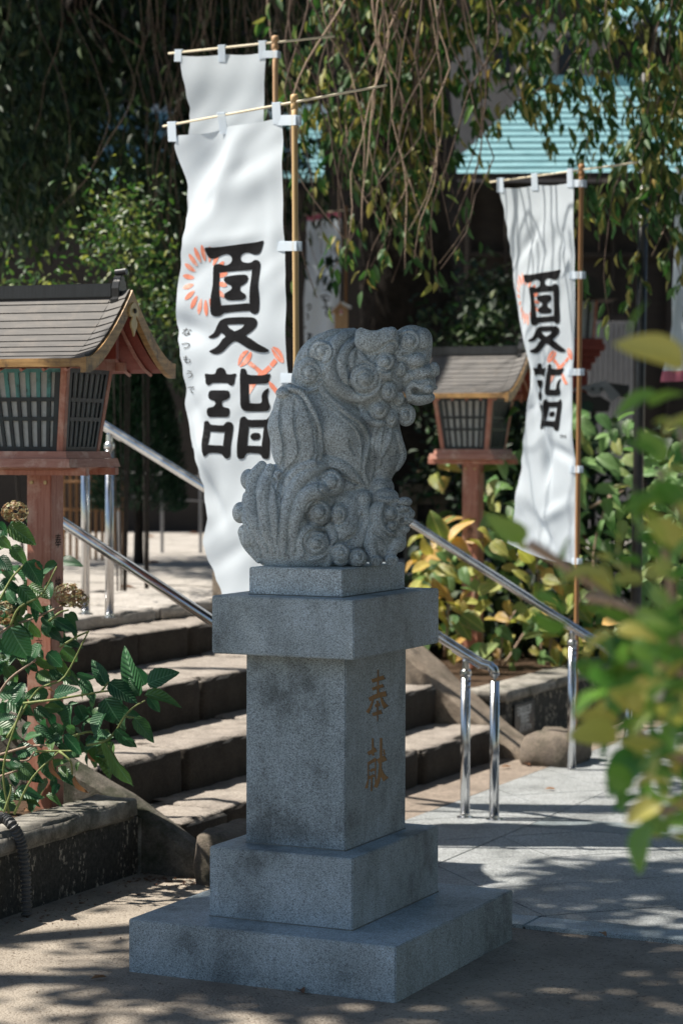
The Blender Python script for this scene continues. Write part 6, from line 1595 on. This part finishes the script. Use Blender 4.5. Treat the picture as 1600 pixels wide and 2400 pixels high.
fl = root('floodlight', tuple(ad(1420, 905, 15.2)), 'grey floodlight on an angled bracket above the green hydrangea', 'floodlight')
def plate(pts, d, th, name, mt):
    n_ = Vector(Fw) * th; return MB().prism([ad(x, y, d) for x, y in pts], n_).build(name, mt, fl, bevel=.003)
plate([(1342, 910), (1410, 893), (1425, 892), (1405, 925), (1386, 926), (1366, 912), (1342, 919)], 15.2, .012, 'bracket_arm', M['greymetal'])
plate([(1408, 905), (1422, 893), (1454, 927), (1432, 941)], 15.16, .012, 'bracket_arm', M['greymetal'])
for (x, y) in ((1388, 912), (1408, 912)): MB().prism([ad(x + 4 * math.cos(a), y + 4 * math.sin(a), 15.14) for a in np.linspace(0, 6.28, 13)[:-1]], Vector(Fw) * .008).build('bolt', M['black'], fl)
plate([(1424, 897), (1474, 903), (1472, 935), (1452, 930)], 15.25, .12, 'lamp_housing', M['black'])
plate([(1340, 922), (1366, 916), (1386, 930), (1405, 928), (1430, 943), (1425, 965), (1340, 965)], 15.3, .14, 'ballast_box', M['plaque'])
MB().tube([ad(1390, 960, 15.37), (ad(1390, 960, 15.37) * np.array([1, 1, 0])) + np.array([0, 0, 0.])], .02, 8).build('mounting_pole', M['black'], fl)

def pale_banner(label, d, left, right, top, bottom, pinktop, pinkbot, pole, marks):
    rt = root('banner', tuple(kc(X(pole, d), d, ZL)), label, 'banner', 'white and pink banners in the background')
    MB().tube([kc(X(pole, d), d, ZL - .02), kc(X(pole, d), d, Zp(top - 16, d))], .011, 8).build('pole', M['bamboo_dark'], rt)
    MB().tube([kc(X(left, d), d, Zp(top - 2, d)), kc(X(pole + 6, d), d, Zp(top - 9, d))], .006, 6).build('crossbar', M['rodm'], rt)
    def seg(y0, y1, mt, nm):
        n_ = 16; m = 14; V = []
        for j in range(n_ + 1):
            y = y0 + (y1 - y0) * j / n_
            for i in range(m + 1):
                u = i / m; xl = np.interp(y, [q[0] for q in left_t], [q[1] for q in left_t]); xr = np.interp(y, [q[0] for q in right_t], [q[1] for q in right_t])
                V.append(kc(X(xl + (xr - xl) * u, d), d + .03 * math.sin(u * 7 + y * .01) + .02 * math.sin(y * .03), Zp(y - 6 * u, d)))
        npmesh(nm, [tuple(v) for v in V], [(j * (m + 1) + i, j * (m + 1) + i + 1, (j + 1) * (m + 1) + i + 1, (j + 1) * (m + 1) + i) for j in range(n_) for i in range(m)], mt, rt, smooth=True)
    left_t, right_t = left if hasattr(left, '__len__') else [(top, left), (bottom, left)], right
    return rt, seg
def pb(label, d, lt2, rt2_, top, bottom, pt, pbm, pole, strokes):
    rt = root('banner', tuple(kc(X(pole, d), d, ZL)), label, 'banner', 'white and pink banners in the background')
    MB().tube([kc(X(pole, d), d, ZL - .02), kc(X(pole, d), d, Zp(top - 20, d))], .011, 8).build('pole', M['bamboo_dark'], rt)
    MB().tube([kc(X(itp(lt2, top) - 5, d), d, Zp(top, d)), kc(X(pole + 12, d), d, Zp(top - 12, d))], .006, 6).build('crossbar', M['rodm'], rt)
    dp = lambda x, y: d + .03 * math.sin(x * .09 + y * .01) + .02 * math.sin(y * .03)
    def seg(y0, y1, mt, nm):
        n_ = max(3, int((y1 - y0) / 12)); m = 14; V = []
        for j in range(n_ + 1):
            y = y0 + (y1 - y0) * j / n_
            for i in range(m + 1):
                x = itp(lt2, y) + (itp(rt2_, y) - itp(lt2, y)) * i / m; V.append(tuple(kc(X(x, d), dp(x, y), Zp(y - 7 * i / m, d))))
        npmesh(nm, V, [(j * (m + 1) + i, j * (m + 1) + i + 1, (j + 1) * (m + 1) + i + 1, (j + 1) * (m + 1) + i) for j in range(n_) for i in range(m)], mt, rt, smooth=True)
    seg(top, top + pt, M['clothpink'], 'pink_band') if pt else None
    seg(top + pt, bottom - pbm, M['cloth'], 'cloth'); seg(bottom - pbm, bottom, M['clothpink'], 'pink_band')
    for s_, w_ in strokes:
        v, f = fillpoly([stroke([tuple(p) for p in catmull([np.array(q) for q in s_], 3)], w_)])
        MB().add([kc(X(x, d), dp(x, y) - .004, Zp(y - 3, d)) for x, y in v], f).build('brush_mark', M['ink'], rt)
    return rt
M['clothpink'] = m_cloth('pink_polyester', (.62, .20, .28))
def s4(x, y): return 680 + x / 6.533, 470 + y / 6.533
S4 = lambda l: [s4(*p) for p in l]
pb('pale background banner with a pink top band beside the wooden box', 16.5, [(500, 716), (620, 717), (700, 710), (800, 712), (1200, 730)], [(500, 796), (620, 797), (700, 794), (800, 797), (1200, 800)], 505, 1180, 14, 20, 809,
   [(S4([(505, 1400), (520, 1385)]), 4), (S4([(450, 1500), (540, 1470), (600, 1510)]), 3.5), (S4([(480, 1520), (530, 1560), (590, 1540)]), 3.5), (S4([(520, 1500), (530, 1600), (560, 1650)]), 4), (S4([(480, 1650), (560, 1670), (640, 1660)]), 3.5), (S4([(550, 1690), (540, 1770), (600, 1790), (610, 1720), (570, 1700)]), 3.5),
    (S4([(240, 1650), (290, 1610), (300, 1680), (250, 1700)]), 3), (S4([(240, 1750), (270, 1800), (250, 1850)]), 3), (S4([(205, 1960), (235, 1970)]), 4), (S4([(250, 2060), (330, 2090)]), 4), (S4([(290, 2060), (280, 2200)]), 4), (S4([(250, 2140), (340, 2150)]), 4)])
pb('white banner with a pink lower hem at the right edge', 13.2, [(400, 1580), (640, 1572), (760, 1568), (850, 1553), (890, 1545)], [(400, 1700), (890, 1690)], 395, 893, 0, 26, 1706, [])

wb = root('wooden_sign_box', tuple(ad(799, 745, 15.6)), 'small house shaped wooden box on a post beside the pale banner', 'sign')
def pp(pts, d, th, name, mt, par=wb): return MB().prism([ad(x, y, d) for x, y in pts], Vector(Fw) * th).build(name, mt, par)
pp([(784, 728), (799, 713), (815, 728), (815, 780), (784, 780)], 15.6, .10, 'box', M['wood'])
pp([(777, 729), (799, 706), (801, 710), (783, 733)], 15.55, .2, 'roof_board', M['wood']); pp([(801, 706), (824, 718), (820, 721), (799, 711)], 15.55, .2, 'roof_board', M['whitepaint'])
pp([(796 + 3 + 4 * math.cos(a), 732 + 8 * math.sin(a)) for a in np.linspace(0, 6.28, 13)[:-1]], 15.59, .004, 'emblem_disc', M['whitepaint']); pp([(799 + 2.5 * math.cos(a), 731 + 5 * math.sin(a)) for a in np.linspace(0, 6.28, 11)[:-1]], 15.58, .004, 'emblem_mark', M['printpink'])
MB().tube([ad(799, 780, 15.65), ad(799, 780, 15.65) * np.array([1, 1, 0]) + np.array([0, 0, ZL])], .03, 8).build('post', M['darkwood'], wb)

bs_ = root('stone_bench', tuple(ad(1000, 1200, 15.5)), 'dark stone bench with a pale worn top beside the trunk', 'bench')
def zq(py, d): return 1.6 - (py - 1040) / F * d
MB().hexa([kc(X(950, 15.4), 15.3, zq(1126, 15.4)), kc(X(1050, 15.4), 15.3, zq(1133, 15.4)), kc(X(1050, 15.4), 15.9, zq(1133, 15.4)), kc(X(950, 15.4), 15.9, zq(1126, 15.4))],
          [kc(X(950, 15.4), 15.3, zq(1123, 15.4)), kc(X(1050, 15.4), 15.3, zq(1130, 15.4)), kc(X(1050, 15.4), 15.9, zq(1130, 15.4)), kc(X(950, 15.4), 15.9, zq(1123, 15.4))]).build('top_slab', M['step'], bs_, bevel=.004)
cbox(X(940, 15.4), X(1052, 15.4), 15.32, 15.8, zq(1180, 15.4), zq(1134, 15.4)).build('seat_block', M['rock'], bs_, bevel=.01)
cbox(X(950, 15.4), X(975, 15.4), 15.36, 15.7, ZL - .5, zq(1180.5, 15.4)).build('leg', M['rock'], bs_); cbox(X(1020, 15.4), X(1045, 15.4), 15.36, 15.7, ZL - .5, zq(1180.5, 15.4)).build('leg', M['rock'], bs_)
bc = root('bamboo_cups', tuple(kc(X(987, 15.6), 15.6, zq(1123, 15.4))), 'two short pale bamboo pieces standing on the stone bench', 'bamboo')
for a in (981, 992): MB().tube([kc(X(a, 15.6), 15.6, zq(1123, 15.4)), kc(X(a, 15.6), 15.6, zq(1101, 15.6))], .0135, 10).build('bamboo_piece', M['wood'], bc)

bf = root('bamboo_fence', tuple(kc(X(215, 16), 16, ZL)), 'low brown bamboo fence seen through the handrail posts', 'fence')
for k in range(10):
    px = 150 + k * 15; MB().tube([kc(X(px, 16), 16, ZL - .02), kc(X(px, 16), 16, zq(1098 if k % 2 else 1108, 16))], .012, 7).build('bamboo_pole', M['bamboo_dark'], bf)
for y in (1130, 1195): MB().tube([kc(X(140, 16), 15.97, zq(y, 16)), kc(X(292, 16), 15.97, zq(y, 16))], .010, 6).build('rail', M['bamboo_dark'], bf)
br_ = root('background_railing', tuple(kc(X(380, 17), 17, ZL)), 'dull grey metal railing in the shade behind the landing', 'railing')
for y in (1107, 1163): MB().tube([kc(X(275, 17), 17, zq(y, 17)), kc(X(480, 17), 17, zq(y + 12, 17))], .008, 6).build('rail', M['greymetal'], br_)
for px in (278, 380, 470): MB().tube([kc(X(px, 17), 17, ZL - .02), kc(X(px, 17), 17, zq(1105, 17))], .012, 6).build('post', M['greymetal'], br_)
# a few fallen leaves
LEAFLAB = ['dry brown leaf on the landing left of the banner hem', 'dry leaf farthest left near the shaded end of the landing', 'dry leaf on the landing almost touching the nearest banner', 'dry leaf on the landing close to the handrail posts', 'dry leaf caught on the granite edge strip at right', 'dry leaf on the brown apron beneath the sloping kerb', 'curled leaf beside the rough end stone by the far post', 'tiny leaf on the gravel ground in front of the base slab', 'dry leaf lying on the open granite slabs between the posts', 'dry leaf on the gravel ground left of the base slab']
FLM = leafmesh('fallen_leaf', M['dead_leaf'], .5, 6, .3, .1)
for i, (x, y, z) in enumerate(((372, 1318, ZL + .004), (340, 1258, ZL + .004), (445, 1250, ZL + .004), (280, 1376, ZL + .004), (1404, 2186, .02), (1196, 1797, .02), (1230, 1790, .02), (700, 2318, .006), (1300, 1850, .02), (250, 2290, .006))):
    p = az(x, y, z); a = RNG.uniform(0, 6.28); l = .05 if z < ZL else .09
    o = put('fallen_leaf', FLM, None, p, p + np.array([math.cos(a) * l, math.sin(a) * l, .004]), (RNG.uniform(-.3, .3), 0, 1), Vector((0, 0, 0)))
    tag(o, LEAFLAB[i], 'leaf', 'fallen leaves on the ground')

# litter blown against the planter foot and grit over the ground
m_ = MB()
for i in range(420):
    if i < 230:
        t = RNG.rand(); x, y = PX + .03 + abs(RNG.normal(0, .09)), .9 - t * 1.6 + RNG.normal(0, .05)
        if RNG.rand() < .5: x, y = -1.05 + RNG.uniform(-.12, .16), .82 + RNG.normal(0, .05)
    else: x, y = RNG.uniform(-1.1, 2.2), RNG.uniform(-1.6, .6)
    if abs(x) < .46 and abs(y) < .49: continue
    s_ = RNG.uniform(.003, .009) if i > 230 else RNG.uniform(.005, .014)
    c_ = [(x + RNG.uniform(-s_, s_), y + RNG.uniform(-s_, s_), RNG.uniform(.0005, .006)) for _ in range(4)]
    m_.add(c_, [(0, 1, 2), (0, 2, 3), (0, 3, 1), (1, 3, 2)])
tag(m_.build('leaf_litter', M['dead_leaf']), kind='stuff', label='reddish brown leaf crumbs scattered over the gravel ground')
